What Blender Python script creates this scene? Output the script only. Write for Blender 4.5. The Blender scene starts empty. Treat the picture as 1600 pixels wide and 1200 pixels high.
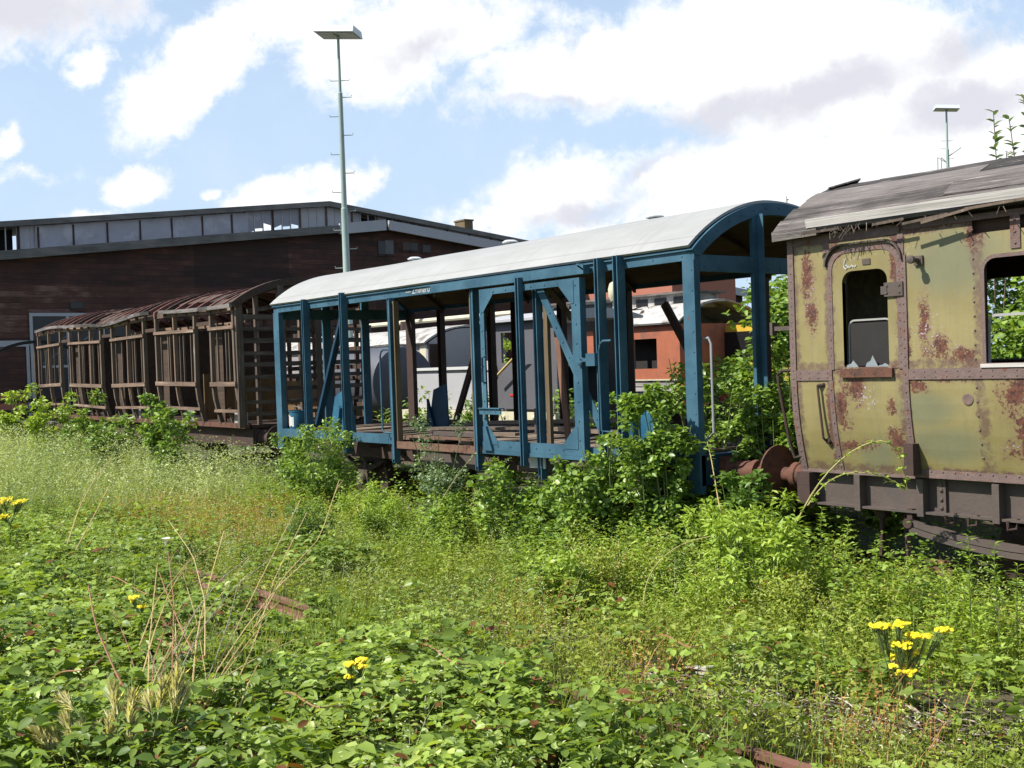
import bpy, math, random
import numpy as np
from mathutils import Vector, Matrix

random.seed(7)
rng = np.random.default_rng(11)
sc = bpy.context.scene
col = sc.collection

# ------------------------------------------------------------------ camera
FOC = 1757.0
TH = math.atan(1353 / 1757.0); PITCH = 31 / 1757.0; ROLL = 0.034
CAM = np.array([7.97, -8.48, 2.19])
_F0 = np.array([-math.cos(TH), math.sin(TH), 0]); _R0 = np.array([math.sin(TH), math.cos(TH), 0]); _U0 = np.array([0, 0, 1.0])
CF = _F0 * math.cos(PITCH) - _U0 * math.sin(PITCH); _U1 = _U0 * math.cos(PITCH) + _F0 * math.sin(PITCH)
CR = _R0 * math.cos(ROLL) - _U1 * math.sin(ROLL); CU = _R0 * math.sin(ROLL) + _U1 * math.cos(ROLL)
cd = bpy.data.cameras.new('camera'); cam = bpy.data.objects.new('camera', cd); col.objects.link(cam)
cam.matrix_world = Matrix(((CR[0], CU[0], -CF[0], CAM[0]), (CR[1], CU[1], -CF[1], CAM[1]), (CR[2], CU[2], -CF[2], CAM[2]), (0, 0, 0, 1)))
cd.sensor_width = 36; cd.lens = FOC / 1600 * 36; cd.clip_end = 3000; cd.clip_start = 0.1
sc.camera = cam

def _ray(x, y): return CF + CR * (x - 800) / FOC - CU * (y - 600) / FOC
def on_y(x, y, Y=0.0): r = _ray(x, y); return CAM + r * (Y - CAM[1]) / r[1]
def on_z(x, y, Z=-0.1): r = _ray(x, y); return CAM + r * (Z - CAM[2]) / r[2]
def on_x(x, y, X): r = _ray(x, y); return CAM + r * (X - CAM[0]) / r[0]
def at_d(x, y, d): return CAM + _ray(x, y) * d

sc.view_settings.view_transform = 'Standard'; sc.view_settings.look = 'None'
sc.view_settings.exposure = 0.75; sc.view_settings.gamma = 1.0; sc.view_settings.use_curve_mapping = False
try:
    sc.cycles.max_bounces = 5; sc.cycles.diffuse_bounces = 3; sc.cycles.glossy_bounces = 2; sc.cycles.transmission_bounces = 3; sc.cycles.use_denoising = True
except Exception: pass

# ------------------------------------------------------------------ sun
SUN = Vector((-0.45, -1.0, 1.25)).normalized()
sl = bpy.data.lights.new('sun', 'SUN'); sl.energy = 5.0; sl.angle = math.radians(0.55); sl.color = (1.0, 0.95, 0.87)
so = bpy.data.objects.new('sun', sl); col.objects.link(so); so.location = (0, -20, 30)
so.rotation_euler = SUN.to_track_quat('Z', 'Y').to_euler()

# ------------------------------------------------------------------ node helper
class NT:
    def __init__(s, tree): s.t = tree; s.n = tree.nodes; s.l = tree.links
    def new(s, typ, **kw):
        n = s.n.new(typ)
        for k, v in kw.items(): setattr(n, k, v)
        return n
    def put(s, sock, v):
        if v is None: return
        if isinstance(v, bpy.types.NodeSocket): s.l.new(v, sock)
        else:
            if isinstance(v, (tuple, list)) and len(v) == 3 and sock.type == 'RGBA': v = (*v, 1)
            sock.default_value = v
    def math(s, op, a, b=None, c=None, clamp=False):
        n = s.new('ShaderNodeMath', operation=op, use_clamp=clamp); s.put(n.inputs[0], a); s.put(n.inputs[1], b)
        if c is not None: s.put(n.inputs[2], c)
        return n.outputs[0]
    def vmath(s, op, a, b=None):
        n = s.new('ShaderNodeVectorMath', operation=op); s.put(n.inputs[0], a); s.put(n.inputs[1], b)
        return n.outputs['Value'] if op in ('DOT_PRODUCT', 'LENGTH', 'DISTANCE') else n.outputs[0]
    def noise(s, vec, scale, detail=4, rough=0.6, dist=0.0, colour=False):
        n = s.new('ShaderNodeTexNoise'); s.put(n.inputs['Vector'], vec); s.put(n.inputs['Scale'], scale)
        s.put(n.inputs['Detail'], detail); s.put(n.inputs['Roughness'], rough); s.put(n.inputs['Distortion'], dist)
        return n.outputs[1 if colour else 0]
    def mapping(s, vec, loc=(0, 0, 0), rot=(0, 0, 0), scale=(1, 1, 1), typ='POINT'):
        n = s.new('ShaderNodeMapping', vector_type=typ); s.put(n.inputs[0], vec)
        n.inputs['Location'].default_value = loc; n.inputs['Rotation'].default_value = rot; n.inputs['Scale'].default_value = scale
        return n.outputs[0]
    def mr(s, v, a, b, c=0.0, d=1.0, smooth=True):
        n = s.new('ShaderNodeMapRange', interpolation_type='SMOOTHSTEP' if smooth else 'LINEAR'); s.put(n.inputs[0], v)
        n.inputs[1].default_value = a; n.inputs[2].default_value = b; n.inputs[3].default_value = c; n.inputs[4].default_value = d
        return n.outputs[0]
    def mix(s, f, a, b, mode='MIX'):
        n = s.new('ShaderNodeMix', data_type='RGBA', blend_type=mode); s.put(n.inputs[0], f); s.put(n.inputs[6], a); s.put(n.inputs[7], b)
        return n.outputs[2]
    def ramp(s, f, stops):
        n = s.new('ShaderNodeValToRGB'); s.put(n.inputs[0], f); e = n.color_ramp.elements
        e[0].position, e[0].color = stops[0][0], (*stops[0][1], 1); e[1].position, e[1].color = stops[-1][0], (*stops[-1][1], 1)
        for p, c in stops[1:-1]: q = e.new(p); q.color = (*c, 1)
        return n.outputs[0]
    def bump(s, h, strength=0.3, dist=0.01):
        n = s.new('ShaderNodeBump'); n.inputs['Strength'].default_value = strength; n.inputs['Distance'].default_value = dist
        s.put(n.inputs['Height'], h); return n.outputs[0]

# ------------------------------------------------------------------ world: sky and clouds laid out on the sky's own directions
w = bpy.data.worlds.new('World'); sc.world = w; w.use_nodes = True
T = NT(w.node_tree); T.n.clear()
out = T.new('ShaderNodeOutputWorld'); bg = T.new('ShaderNodeBackground'); T.l.new(bg.outputs[0], out.inputs[0])
sky = T.new('ShaderNodeTexSky', sky_type='NISHITA'); sky.sun_disc = False
sky.sun_elevation = math.asin(SUN.z); sky.sun_rotation = math.atan2(SUN.x, SUN.y); sky.air_density = 1.0; sky.dust_density = 1.2; sky.ozone_density = 1.5
tc = T.new('ShaderNodeTexCoord'); D = tc.outputs['Generated']
WS = 0.10
fh = T.vmath('DOT_PRODUCT', D, tuple(_F0)); rh = T.vmath('DOT_PRODUCT', D, tuple(_R0))
sx = T.new('ShaderNodeSeparateXYZ'); T.l.new(D, sx.inputs[0])
fpos = T.math('MAXIMUM', fh, 0.15)
A = T.math('DIVIDE', rh, fpos); B = T.math('DIVIDE', sx.outputs[2], fpos)
cx = T.new('ShaderNodeCombineXYZ'); T.l.new(A, cx.inputs[0]); T.l.new(B, cx.inputs[1]); P = cx.outputs[0]
def sky_ab(x, y): return ((x - 800) / FOC, (569 - 0.034 * (x - 800) - y) / FOC)
warp = T.noise(P, 5.0, 5, 0.6, colour=True)
PW = T.vmath('ADD', P, T.vmath('MULTIPLY', T.vmath('SUBTRACT', warp, (0.5, 0.5, 0.5)), (0.10, 0.07, 0)))
PW = T.vmath('ADD', PW, T.vmath('MULTIPLY', T.vmath('SUBTRACT', T.noise(P, 17.0, 6, 0.65, colour=True), (0.5, 0.5, 0.5)), (0.055, 0.045, 0)))
def blob(x, y, rx, ry, ang, amp=1.0):
    a, b = sky_ab(x, y)
    m = T.mapping(PW, (a, b, 0), (0, 0, math.radians(ang)), (rx / FOC, ry / FOC, 1), 'TEXTURE')
    return T.math('MULTIPLY', T.math('SUBTRACT', 1.0, T.vmath('LENGTH', m)), amp)
def union(items):
    r = None
    for it in items:
        v = blob(*it); r = v if r is None else T.math('MAXIMUM', r, v)
    return r
cl = union([(340, 95, 215, 75, 38, 1.2), (440, 30, 170, 80, 20, 1.2), (300, 140, 110, 55, 30, 1.2), (520, 90, 110, 60, 20, .8), (165, 112, 62, 40, 40, .9), (60, 35, 260, 95, 8, 1.0), (15, 236, 60, 32, 20, .9),
            (230, 285, 70, 36, 10, .9), (50, 275, 90, 18, 0, .5), (440, 325, 130, 40, 12, 1.1), (560, 295, 85, 48, 20, 1.1), (160, 342, 60, 16, 0, .6), (640, 95, 190, 90, 15, .85), (700, 40, 200, 90, 0, 1.0),
            (1020, 95, 360, 105, 8, 1.3), (1300, 100, 420, 190, -4, 1.3), (1500, 200, 420, 240, 0, 1.3), (900, 295, 190, 75, 12, 1.0), (1150, 310, 330, 120, 0, 1.3), (780, 345, 120, 45, 0, .7),
            (350, 297, 26, 12, 0, .6), (1480, -350, 900, 330, 0, .9), (-700, 60, 500, 200, 0, .6)])
fb = T.math('SUBTRACT', T.noise(P, 9.0, 9, 0.62, 0.3), 0.5)
fb2 = T.math('SUBTRACT', T.noise(P, 26.0, 8, 0.68, 0.3), 0.5)
den = T.math('ADD', T.math('ADD', cl, T.math('MULTIPLY', fb, 1.7)), T.math('MULTIPLY', fb2, 1.0))
behind = T.math('ADD', T.noise(D, 2.6, 7, 0.6), -0.62)          # the sky beside and behind the photographer
inview = T.mr(fh, 0.25, 0.5)
den = T.math('ADD', T.math('MULTIPLY', den, inview), T.math('MULTIPLY', T.math('MULTIPLY', behind, 3.0), T.math('SUBTRACT', 1.0, inview)))
mask = T.mr(den, 0.02, 0.62)
gr = union([(1130, 190, 190, 48, 6, 1.0), (1310, 150, 180, 50, 20, 1.0), (1520, 165, 190, 60, 10, 1.0), (930, 325, 150, 26, 10, .9), (60, 40, 260, 75, 8, 1.0), (1010, 270, 90, 24, 30, .9), (900, 165, 170, 26, 0, .7), (1560, 60, 170, 50, 20, .9), (680, 70, 120, 40, 20, .6)])
gmask = T.mr(T.math('ADD', gr, T.math('MULTIPLY', fb, 1.6)), -.05, .75)
inner = T.math('MULTIPLY', T.mr(T.math('ADD', fb2, T.math('MULTIPLY', fb, .8)), -.02, -.28), .4)
cloudc = T.mix(T.math('MAXIMUM', gmask, inner), (6.8, 6.8, 6.85), (4.6, 4.65, 5.1))
haze = T.mr(sx.outputs[2], 0.1, 0.75, 1.0, 0.0)
skyc = T.mix(T.math('MULTIPLY', haze, 0.92), T.vmath('MULTIPLY', sky.outputs[0], (0.75, 0.85, .92)), (3.75, 4.8, 6.15))
thin = T.math('MULTIPLY', T.mr(T.math('ADD', fb, T.math('MULTIPLY', fb2, .5)), -0.15, 0.4), 0.16)
skyc = T.mix(thin, skyc, (5.8, 6.05, 6.6))
T.put(bg.inputs[0], T.mix(mask, skyc, cloudc)); bg.inputs[1].default_value = WS

# ------------------------------------------------------------------ materials
ALB = 0.80        # overall level of the paint and timber colours
def lv(c): return None if c is None else tuple(v * ALB for v in c)
def material(name):
    m = bpy.data.materials.new(name); m.use_nodes = True; t = NT(m.node_tree)
    return m, t, t.n['Principled BSDF']
def wpos(t): return t.new('ShaderNodeNewGeometry').outputs['Position']
def opos(t): return t.new('ShaderNodeTexCoord').outputs['Object']

def m_plain(name, c, rough=0.6, var=0.25, scale=8.0, metal=0.0, bump=0.15, stain=None, stain_amt=0.5):
    m, t, b = material(name); p = opos(t); c = lv(c); stain = lv(stain)
    n = t.noise(p, scale, 6, 0.65); n2 = t.noise(p, scale * 6, 4, 0.6)
    lo = tuple(v * (1 - var) for v in c); hi = tuple(min(1, v * (1 + var)) for v in c)
    k = t.mix(n, lo, hi)
    if stain: k = t.mix(t.mr(t.noise(p, scale * .7, 8, .7), .62 - .25 * stain_amt, .8 - .25 * stain_amt), k, stain)
    t.put(b.inputs['Base Color'], k); b.inputs['Roughness'].default_value = rough; b.inputs['Metallic'].default_value = metal
    t.put(b.inputs['Normal'], t.bump(t.math('ADD', n, n2), bump, 0.01)); return m

def m_paint(name, c, rust=0.25, rough=0.45, fade=None):
    """painted steel with dull fading, small rust spots and drips"""
    m, t, b = material(name); p = wpos(t); c = lv(c); fade = lv(fade)
    n = t.noise(p, 2.2, 5, .6); n2 = t.noise(p, 14, 8, .7); n3 = t.noise(t.mapping(p, scale=(9, 9, 1.2)), 2, 6, .65)
    k = t.mix(t.mr(n, .3, .7), tuple(v * .75 for v in c), fade or tuple(min(1, v * 1.2) for v in c))
    k = t.mix(t.math('MULTIPLY', t.mr(n3, .5, .75), .35), k, tuple(v * .5 + .04 for v in c))
    rm = t.mr(t.math('ADD', n2, t.math('MULTIPLY', t.math('SUBTRACT', n3, .5), .3)), .70 - rust * .25, .76 - rust * .25)
    rc = t.mix(t.noise(p, 40, 4, .6), (.06, .022, .012), (.20, .075, .03))
    k = t.mix(rm, k, rc)
    b.inputs['Specular IOR Level'].default_value = .22
    t.put(b.inputs['Base Color'], k); t.put(b.inputs['Roughness'], t.mr(rm, 0, 1, rough, .85))
    t.put(b.inputs['Normal'], t.bump(t.math('ADD', n2, rm), .22, .008)); return m

def m_wood(name, c1, c2, axis=0, grain=14, rough=0.85, bump=0.5, pale=None):
    """weathered timber, grain stretched along an axis"""
    m, t, b = material(name); p = opos(t); c1 = lv(c1); c2 = lv(c2); pale = lv(pale)
    s = [grain] * 3; s[axis] = grain * .06
    g = t.noise(t.mapping(p, scale=tuple(s)), 1.0, 7, .7, .4); big = t.noise(p, 1.3, 5, .6); s2 = [grain * 5] * 3; s2[axis] = grain * .12
    g2 = t.noise(t.mapping(p, scale=tuple(s2)), 1.0, 3, .6)
    isl = t.new('ShaderNodeNewGeometry').outputs['Random Per Island']
    f = t.math('ADD', t.math('MULTIPLY', g, .7), t.math('MULTIPLY', big, .5))
    f = t.math('ADD', f, t.math('MULTIPLY', t.math('SUBTRACT', isl, .5), .35))
    k = t.mix(t.mr(f, .35, .85), c1, c2)
    k = t.mix(t.math('MULTIPLY', t.mr(g2, .5, .75), .45), k, tuple(v * .35 for v in c1))
    if pale: k = t.mix(t.mr(t.math('ADD', g, t.math('MULTIPLY', big, .25)), .72, .82), k, pale)
    t.put(b.inputs['Base Color'], k); b.inputs['Roughness'].default_value = rough
    t.put(b.inputs['Normal'], t.bump(t.math('ADD', g, g2), bump, .012)); return m

def m_leaf(name, c1, c2, c3=None, trans=0.35, rough=0.45, scale=1.3, amt=0.5, dry=0.0, gain=1.32):
    """leaves: colour differs from leaf to leaf and from plant to plant; light passes through"""
    m, t, b = material(name); g = t.new('ShaderNodeNewGeometry')
    if gain != 1: c1, c2, c3 = [None if c is None else tuple(min(.85, v * gain) for v in c) for c in (c1, c2, c3)]
    isl = g.outputs['Random Per Island']; n = t.noise(g.outputs['Position'], scale, 3, .6)
    f = t.math('ADD', t.math('MULTIPLY', isl, 1 - amt), t.math('MULTIPLY', t.mr(n, .3, .7), amt))
    st = [(0.0, c1), (.75, c2)] + ([(1.0, c3)] if c3 else [(1.0, c2)])
    k = t.ramp(f, st)
    if dry: k = t.mix(t.math('GREATER_THAN', t.math('FRACT', t.math('MULTIPLY', isl, 37.7)), 1 - dry), k, (.20, .085, .03))
    t.put(b.inputs['Base Color'], k); b.inputs['Roughness'].default_value = rough
    if 'Specular IOR Level' in b.inputs: b.inputs['Specular IOR Level'].default_value = .35
    tr = t.new('ShaderNodeBsdfTranslucent'); t.put(tr.inputs[0], t.mix(1.0, k, (1.3, 1.25, .5), 'MULTIPLY'))
    mx = t.new('ShaderNodeMixShader'); mx.inputs[0].default_value = trans
    t.l.new(b.outputs[0], mx.inputs[1]); t.l.new(tr.outputs[0], mx.inputs[2])
    t.l.new(mx.outputs[0], t.n['Material Output'].inputs[0]); return m

M = {}
M['blue'] = m_paint('blue_paint', (.040, .116, .178), .18, .6, (.062, .150, .212))
M['blue_shaded'] = m_paint('shaded_blue_paint', (.012, .045, .085), .15, .6)  # darker copy of the wagon blue, with shade put into the colour
M['blue_plate'] = m_paint('bright_blue_paint', (.030, .125, .205), .1, .4)
M['rust'] = m_plain('rust', (.13, .052, .03), .88, .5, 9, 0, .4, (.05, .028, .022), .6)
M['rust_bright'] = m_plain('bright_rust', (.16, .085, .055), .9, .45, 9, 0, .4, (.10, .035, .018), .5)
M['rust_dark'] = m_plain('dark_rust', (.055, .030, .024), .88, .45, 10, 0, .4, (.13, .05, .025), .25)
M['rail'] = m_plain('rail_steel', (.21, .095, .065), .75, .3, 6, 0, .3, (.10, .04, .025), .4)
M['seam'] = m_plain('oxidised_seam', (.165, .112, .100), .82, .5, 14, 0, .5, (.17, .055, .028), .35)
M['solebar'] = m_plain('grimy_steel', (.088, .066, .055), .8, .4, 5, 0, .35, (.075, .06, .055), .5)
M['black'] = m_plain('flat_black', (.018, .016, .015), .9, .4, 6)  # flat black, also standing in for unlit interiors behind windows
M['dark_wood'] = m_wood('dark_timber', (.022, .013, .009), (.085, .045, .026), 0, 10)
M['dark_wood_z'] = m_wood('dark_upright_timber', (.034, .024, .018), (.165, .118, .085), 2, 14, pale=(.36, .29, .23))
M['brown_up'] = m_wood('brown_upright', (.065, .040, .026), (.25, .165, .11), 2, 14, pale=(.40, .31, .24))
M['brown_x'] = m_wood('brown_timber', (.075, .045, .030), (.29, .19, .13), 0, 14, pale=(.42, .34, .27))
M['slat_y'] = m_wood('slat_timber', (.030, .020, .015), (.17, .125, .092), 1, 14, pale=(.34, .285, .235))
M['ochre'] = m_wood('ochre_panel', (.10, .055, .02), (.24, .14, .05), 2, 6)
M['grey_wood_x'] = m_wood('weathered_roof_board', (.018, .014, .012), (.235, .205, .19), 0, 30, bump=.9, pale=(.40, .37, .35))
M['grey_board'] = m_wood('pale_weathered_board', (.42, .39, .36), (.66, .62, .585), 0, 6)
M['rib_red'] = m_plain('red_oxide_rib', (.19, .075, .055), .85, .5, 9, 0, .4, (.07, .035, .028), .5)
M['ceiling'] = m_wood('ceiling_board', (.05, .030, .018), (.14, .085, .05), 0, 8)
M['floor'] = m_wood('floor_plank', (.06, .045, .035), (.24, .18, .13), 1, 9, pale=(.36, .31, .27))
M['tan'] = m_wood('tan_timber', (.09, .06, .03), (.19, .135, .07), 2, 10)
M['grey_metal'] = m_plain('grey_steel', (.30, .31, .31), .5, .2, 3, 0, .1)
M['mast'] = m_plain('pale_green_steel', (.33, .42, .37), .45, .15, 4, 0, .1)
M['white'] = m_plain('white_paint', (.60, .60, .58), .5, .12, 5)
M['lamp'] = m_plain('lamp_housing', (.66, .70, .70), .4, .12, 5)
M['cream'] = m_plain('cream_paint', (.62, .58, .42), .6, .2, 5, 0, .1, (.3, .25, .15), .3)
M['loco_grey'] = m_plain('loco_grey', (.42, .415, .43), .55, .12, 2, 0, .05)
M['loco_dark'] = m_plain('loco_dark_grey', (.11, .108, .122), .6, .2, 2, 0, .05)
M['tank_grey'] = m_plain('tank_grey', (.075, .08, .10), .55, .2, 1.5, 0, .05)
M['brick'] = m_plain('red_brick', (.40, .15, .10), .9, .15, 1.2, 0, .1)
M['glass_frame'] = m_plain('aluminium_frame', (.36, .355, .33), .45, .2, 10)
M['red'] = m_plain('red_paint', (.55, .035, .03), .5, .2, 5)
M['yellow'] = m_plain('yellow_paint', (.62, .40, .04), .5, .2, 4)
M['stick'] = m_plain('bamboo', (.58, .42, .16), .6, .2, 10)
M['far_lamp_glass'] = m_plain('lamp_diffuser', (.66, .68, .66), .4, .1, 5)
M['shard'] = m_plain('dusty_glass', (.26, .29, .31), .25, .35, 14)

def m_roof():
    m, t, b = material('wagon_roof_paint'); p = wpos(t)
    n = t.noise(t.mapping(p, scale=(.7, 2.0, 2.0)), 1.5, 6, .6); n2 = t.noise(p, 7, 8, .7); n3 = t.noise(t.mapping(p, scale=(6, .6, .6)), 1.2, 5, .6)
    k = t.mix(t.mr(n, .3, .7), (0.248, 0.251, 0.241), (0.289, 0.292, 0.286))
    k = t.mix(t.math('MULTIPLY', t.mr(n3, .5, .8), .35), k, (0.206, 0.206, 0.182))
    k = t.mix(t.math('MULTIPLY', t.mr(n2, .62, .75), .4), k, (0.186, 0.165, 0.138))
    xyz = t.new('ShaderNodeSeparateXYZ'); t.l.new(p, xyz.inputs[0]); fx = t.math('FRACT', t.math('MULTIPLY', t.math('ADD', xyz.outputs[0], 20.1), .52))
    joint = t.math('MAXIMUM', t.math('MULTIPLY', t.math('LESS_THAN', fx, .006), .55), t.math('MULTIPLY', t.math('LESS_THAN', t.math('ABSOLUTE', t.math('SUBTRACT', xyz.outputs[2], 3.435)), .006), .6))
    drip = t.math('MULTIPLY', t.mr(t.noise(t.mapping(p, scale=(8, .5, .5)), 1.0, 6, .65), .55, .8), t.mr(xyz.outputs[2], 3.75, 3.34, 0, .5))
    k = t.mix(t.math('MAXIMUM', joint, drip), k, (.17, .165, .14))
    t.put(b.inputs['Base Color'], k); b.inputs['Roughness'].default_value = .65
    t.put(b.inputs['Normal'], t.bump(t.math('ADD', n, t.math('MULTIPLY', n2, .3)), .2, .04)); return m
M['roof_white'] = m_roof()

def m_coach():
    """ochre-olive coach paint with named patches of rust, flaked undercoat and a blue-green stain"""
    m, t, b = material('olive_coach_paint'); p = wpos(t)
    n = t.noise(p, 1.6, 6, .6); n2 = t.noise(p, 10, 9, .72); n4 = t.noise(p, 38, 6, .7); dr = t.noise(t.mapping(p, scale=(11, 11, .9)), 1.0, 6, .65)
    k = t.mix(t.mr(n, .3, .7), (0.228, 0.191, 0.062), (0.297, 0.254, 0.096))
    k = t.mix(t.math('MULTIPLY', t.mr(dr, .45, .75), .45), k, (0.176, 0.163, 0.086))
    def spots(lst):
        r = None
        for X, Z, rx, rz in lst:
            v = t.math('SUBTRACT', 1.0, t.vmath('LENGTH', t.mapping(p, (X, 0, Z), (0, 0, 0), (rx, 3.0, rz), 'TEXTURE')))
            r = v if r is None else t.math('MAXIMUM', r, v)
        return r
    green = spots([(2.62, 1.70, .34, .22), (2.9, 2.9, .6, .4), (2.75, 1.4, .5, .2), (2.1, 1.3, .3, .2)])
    k = t.mix(t.math('MULTIPLY', t.mr(t.math('ADD', green, t.math('MULTIPLY', t.math('SUBTRACT', n, .5), 1.2)), 0, .7), .55), k, (0.129, 0.159, 0.099))
    rust = spots([(1.45, 2.88, .10, .35), (1.50, 2.55, .10, .22), (2.78, 2.2, .14, .16), (2.97, 2.13, .18, .11), (2.63, 2.4, .08, .35), (2.47, 2.2, .05, .3), (1.95, 1.88, .13, .22), (1.78, 1.72, .12, .3), (2.29, 1.72, .07, .10), (3.42, 1.82, .20, .26), (3.45, 1.55, .13, .16), (3.55, 1.36, .36, .12),
                  (2.55, 1.90, .14, .09), (1.85, 1.36, .3, .08), (2.32, 1.43, .12, .15), (3.05, 1.14, .8, .06), (2.45, 3.23, 1.6, .07), (3.1, 3.15, .12, .25), (1.4, 1.98, .3, .06), (1.66, 1.55, .06, .5), (2.1, 2.04, .5, .07), (3.0, 1.98, .9, .07), (1.75, 3.1, .1, .16), (2.36, 3.0, .06, .4), (4.9, 1.8, .4, .4), (5.6, 2.7, .3, .5), (7.4, 1.5, .6, .3)])
    f = t.math('ADD', rust, t.math('MULTIPLY', t.math('SUBTRACT', n2, .5), 2.6))
    f = t.math('ADD', f, t.math('MULTIPLY', t.math('SUBTRACT', n4, .5), 2.2))
    halo = t.mr(f, .0, .45); core = t.mr(f, .36, .55)
    k = t.mix(t.math('MULTIPLY', halo, .55), k, (0.215, 0.129, 0.073))
    rc = t.ramp(t.noise(p, 17, 8, .75), [(.3, (.028, .014, .012)), (.45, (.075, .027, .018)), (.56, (.16, .058, .026)), (.64, (.09, .052, .046)), (.74, (.21, .11, .06))])
    k = t.mix(core, k, rc)
    wh = spots([(2.05, 1.80, .28, .26), (2.65, 2.35, .35, .5), (1.47, 2.75, .14, .5), (2.0, 3.02, .3, .06), (2.5, 3.0, .15, .3), (2.9, 2.2, .2, .2), (3.3, 1.4, .4, .05)])
    wm = t.mr(t.math('ADD', t.math('ADD', t.math('MULTIPLY', wh, .16), n4), t.math('MULTIPLY', t.math('SUBTRACT', n2, .5), .35)), .70, .725)
    k = t.mix(wm, k, (0.430, 0.378, 0.344))
    xyz = t.new('ShaderNodeSeparateXYZ'); t.l.new(p, xyz.inputs[0]); edge = None
    for x0 in (1.30, 1.69, 2.42, 3.12, 4.44, 6.04):          # grime creeping out from the riveted joints
        e = t.mr(t.math('ABSOLUTE', t.math('SUBTRACT', xyz.outputs[0], x0)), .02, .13, 1, 0); edge = e if edge is None else t.math('MAXIMUM', edge, e)
    for z0, h in ((1.99, .13), (1.14, .12), (3.22, .14), (2.06, .10)):
        edge = t.math('MAXIMUM', edge, t.mr(t.math('ABSOLUTE', t.math('SUBTRACT', xyz.outputs[2], z0)), .03, h, 1, 0))
    em = t.mr(t.math('ADD', t.math('MULTIPLY', edge, .62), t.math('MULTIPLY', t.math('SUBTRACT', n2, .5), 1.5)), .40, .72)
    k = t.mix(t.math('MULTIPLY', em, .8), k, t.mix(n4, (.075, .045, .036), (.17, .095, .065)))
    runs = t.noise(t.mapping(p, scale=(26, 26, 1.1)), 1.0, 5, .6); below = t.math('MAXIMUM', t.mr(xyz.outputs[2], 1.45, 1.95, 0, 1), t.mr(xyz.outputs[2], 2.6, 3.2, 0, 1))
    lowz = t.math('MULTIPLY', t.mr(runs, .60, .74), t.math('MULTIPLY', below, .5)); k = t.mix(lowz, k, (.16, .085, .04))
    sp = t.mr(n4, .745, .77); k = t.mix(sp, k, (0.086, 0.052, 0.034))
    k = t.mix(1.0, k, (.80, .78, .86), 'MULTIPLY')
    t.put(b.inputs['Base Color'], k); t.put(b.inputs['Roughness'], t.mr(core, 0, 1, .55, .9))
    t.put(b.inputs['Normal'], t.bump(t.math('ADD', t.math('ADD', n, t.math('MULTIPLY', n2, .5)), core), .3, .012)); return m
M['coach'] = m_coach()

def m_shed():
    m, t, b = material('tarred_shed_boards'); p = wpos(t)
    sp = t.new('ShaderNodeSeparateXYZ'); t.l.new(p, sp.inputs[0])
    rows = t.math('MULTIPLY', sp.outputs[2], 5.0); rowi = t.math('FLOOR', rows); rf = t.math('FRACT', rows)
    cv = t.new('ShaderNodeCombineXYZ'); t.l.new(t.math('MULTIPLY', sp.outputs[1], .55), cv.inputs[1]); t.l.new(t.math('MULTIPLY', rowi, 3.7), cv.inputs[2])
    n = t.noise(cv.outputs[0], 1.0, 4, .6); pz = t.math('FLOOR', t.math('MULTIPLY', sp.outputs[1], .26)); cv2 = t.new('ShaderNodeCombineXYZ'); t.l.new(pz, cv2.inputs[1]); t.l.new(t.math('FLOOR', t.math('MULTIPLY', sp.outputs[2], .55)), cv2.inputs[2])
    pan = t.new('ShaderNodeTexWhiteNoise'); t.l.new(cv2.outputs[0], pan.inputs[0])
    fine = t.noise(t.mapping(p, scale=(1, 2, 30)), 1.2, 6, .7)
    f = t.math('ADD', t.math('ADD', t.math('MULTIPLY', n, .7), t.math('MULTIPLY', pan.outputs[0], .25)), t.math('MULTIPLY', fine, .4))
    k = t.ramp(f, [(.35, (.011, .006, .005)), (.62, (.032, .013, .010)), (.80, (.080, .030, .020)), (.98, (.22, .14, .11))])
    gap = t.mr(rf, 0.0, .12); k = t.mix(gap, (.008, .006, .005), k)
    t.put(b.inputs['Base Color'], k); b.inputs['Roughness'].default_value = .85
    t.put(b.inputs['Normal'], t.bump(t.math('ADD', rf, fine), .4, .02)); return m
M['shed'] = m_shed()
M['fascia'] = m_wood('grey_verge_board', (.07, .068, .062), (.22, .21, .195), 1, 7)
M['fascia_pale'] = m_plain('pale_sheet_metal', (.42, .42, .44), .55, .12, 1.5, 0, .05)
M['glass_dull'] = m_plain('filmed_glass', (.27, .27, .31), .35, .18, 1.2, 0, .1, (.38, .38, .42), .4)
M['tarp'] = m_plain('plastic_sheeting', (.36, .36, .41), .45, .15, 1.6, 0, .4, (.46, .46, .50), .5)
M['window_dim'] = m_plain('grimy_window', (.085, .085, .09), .4, .4, 4, 0, 0, (.03, .03, .03), .4)
M['dark_glass'] = m_plain('dark_glass', (.012, .012, .013), .35, .3, 3, 0, 0)
M['white_weathered'] = m_plain('flaking_white_roof', (.46, .445, .42), .85, .3, 4, 0, .5, (.17, .15, .135), .6)
M['red_coach'] = m_plain('red_brown_coach_paint', (.38, .115, .055), .7, .3, 3, 0, .2, (.20, .09, .06), .45)
M['grey_plank'] = m_wood('grey_planking', (.22, .205, .20), (.46, .44, .43), 0, 6)

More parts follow.
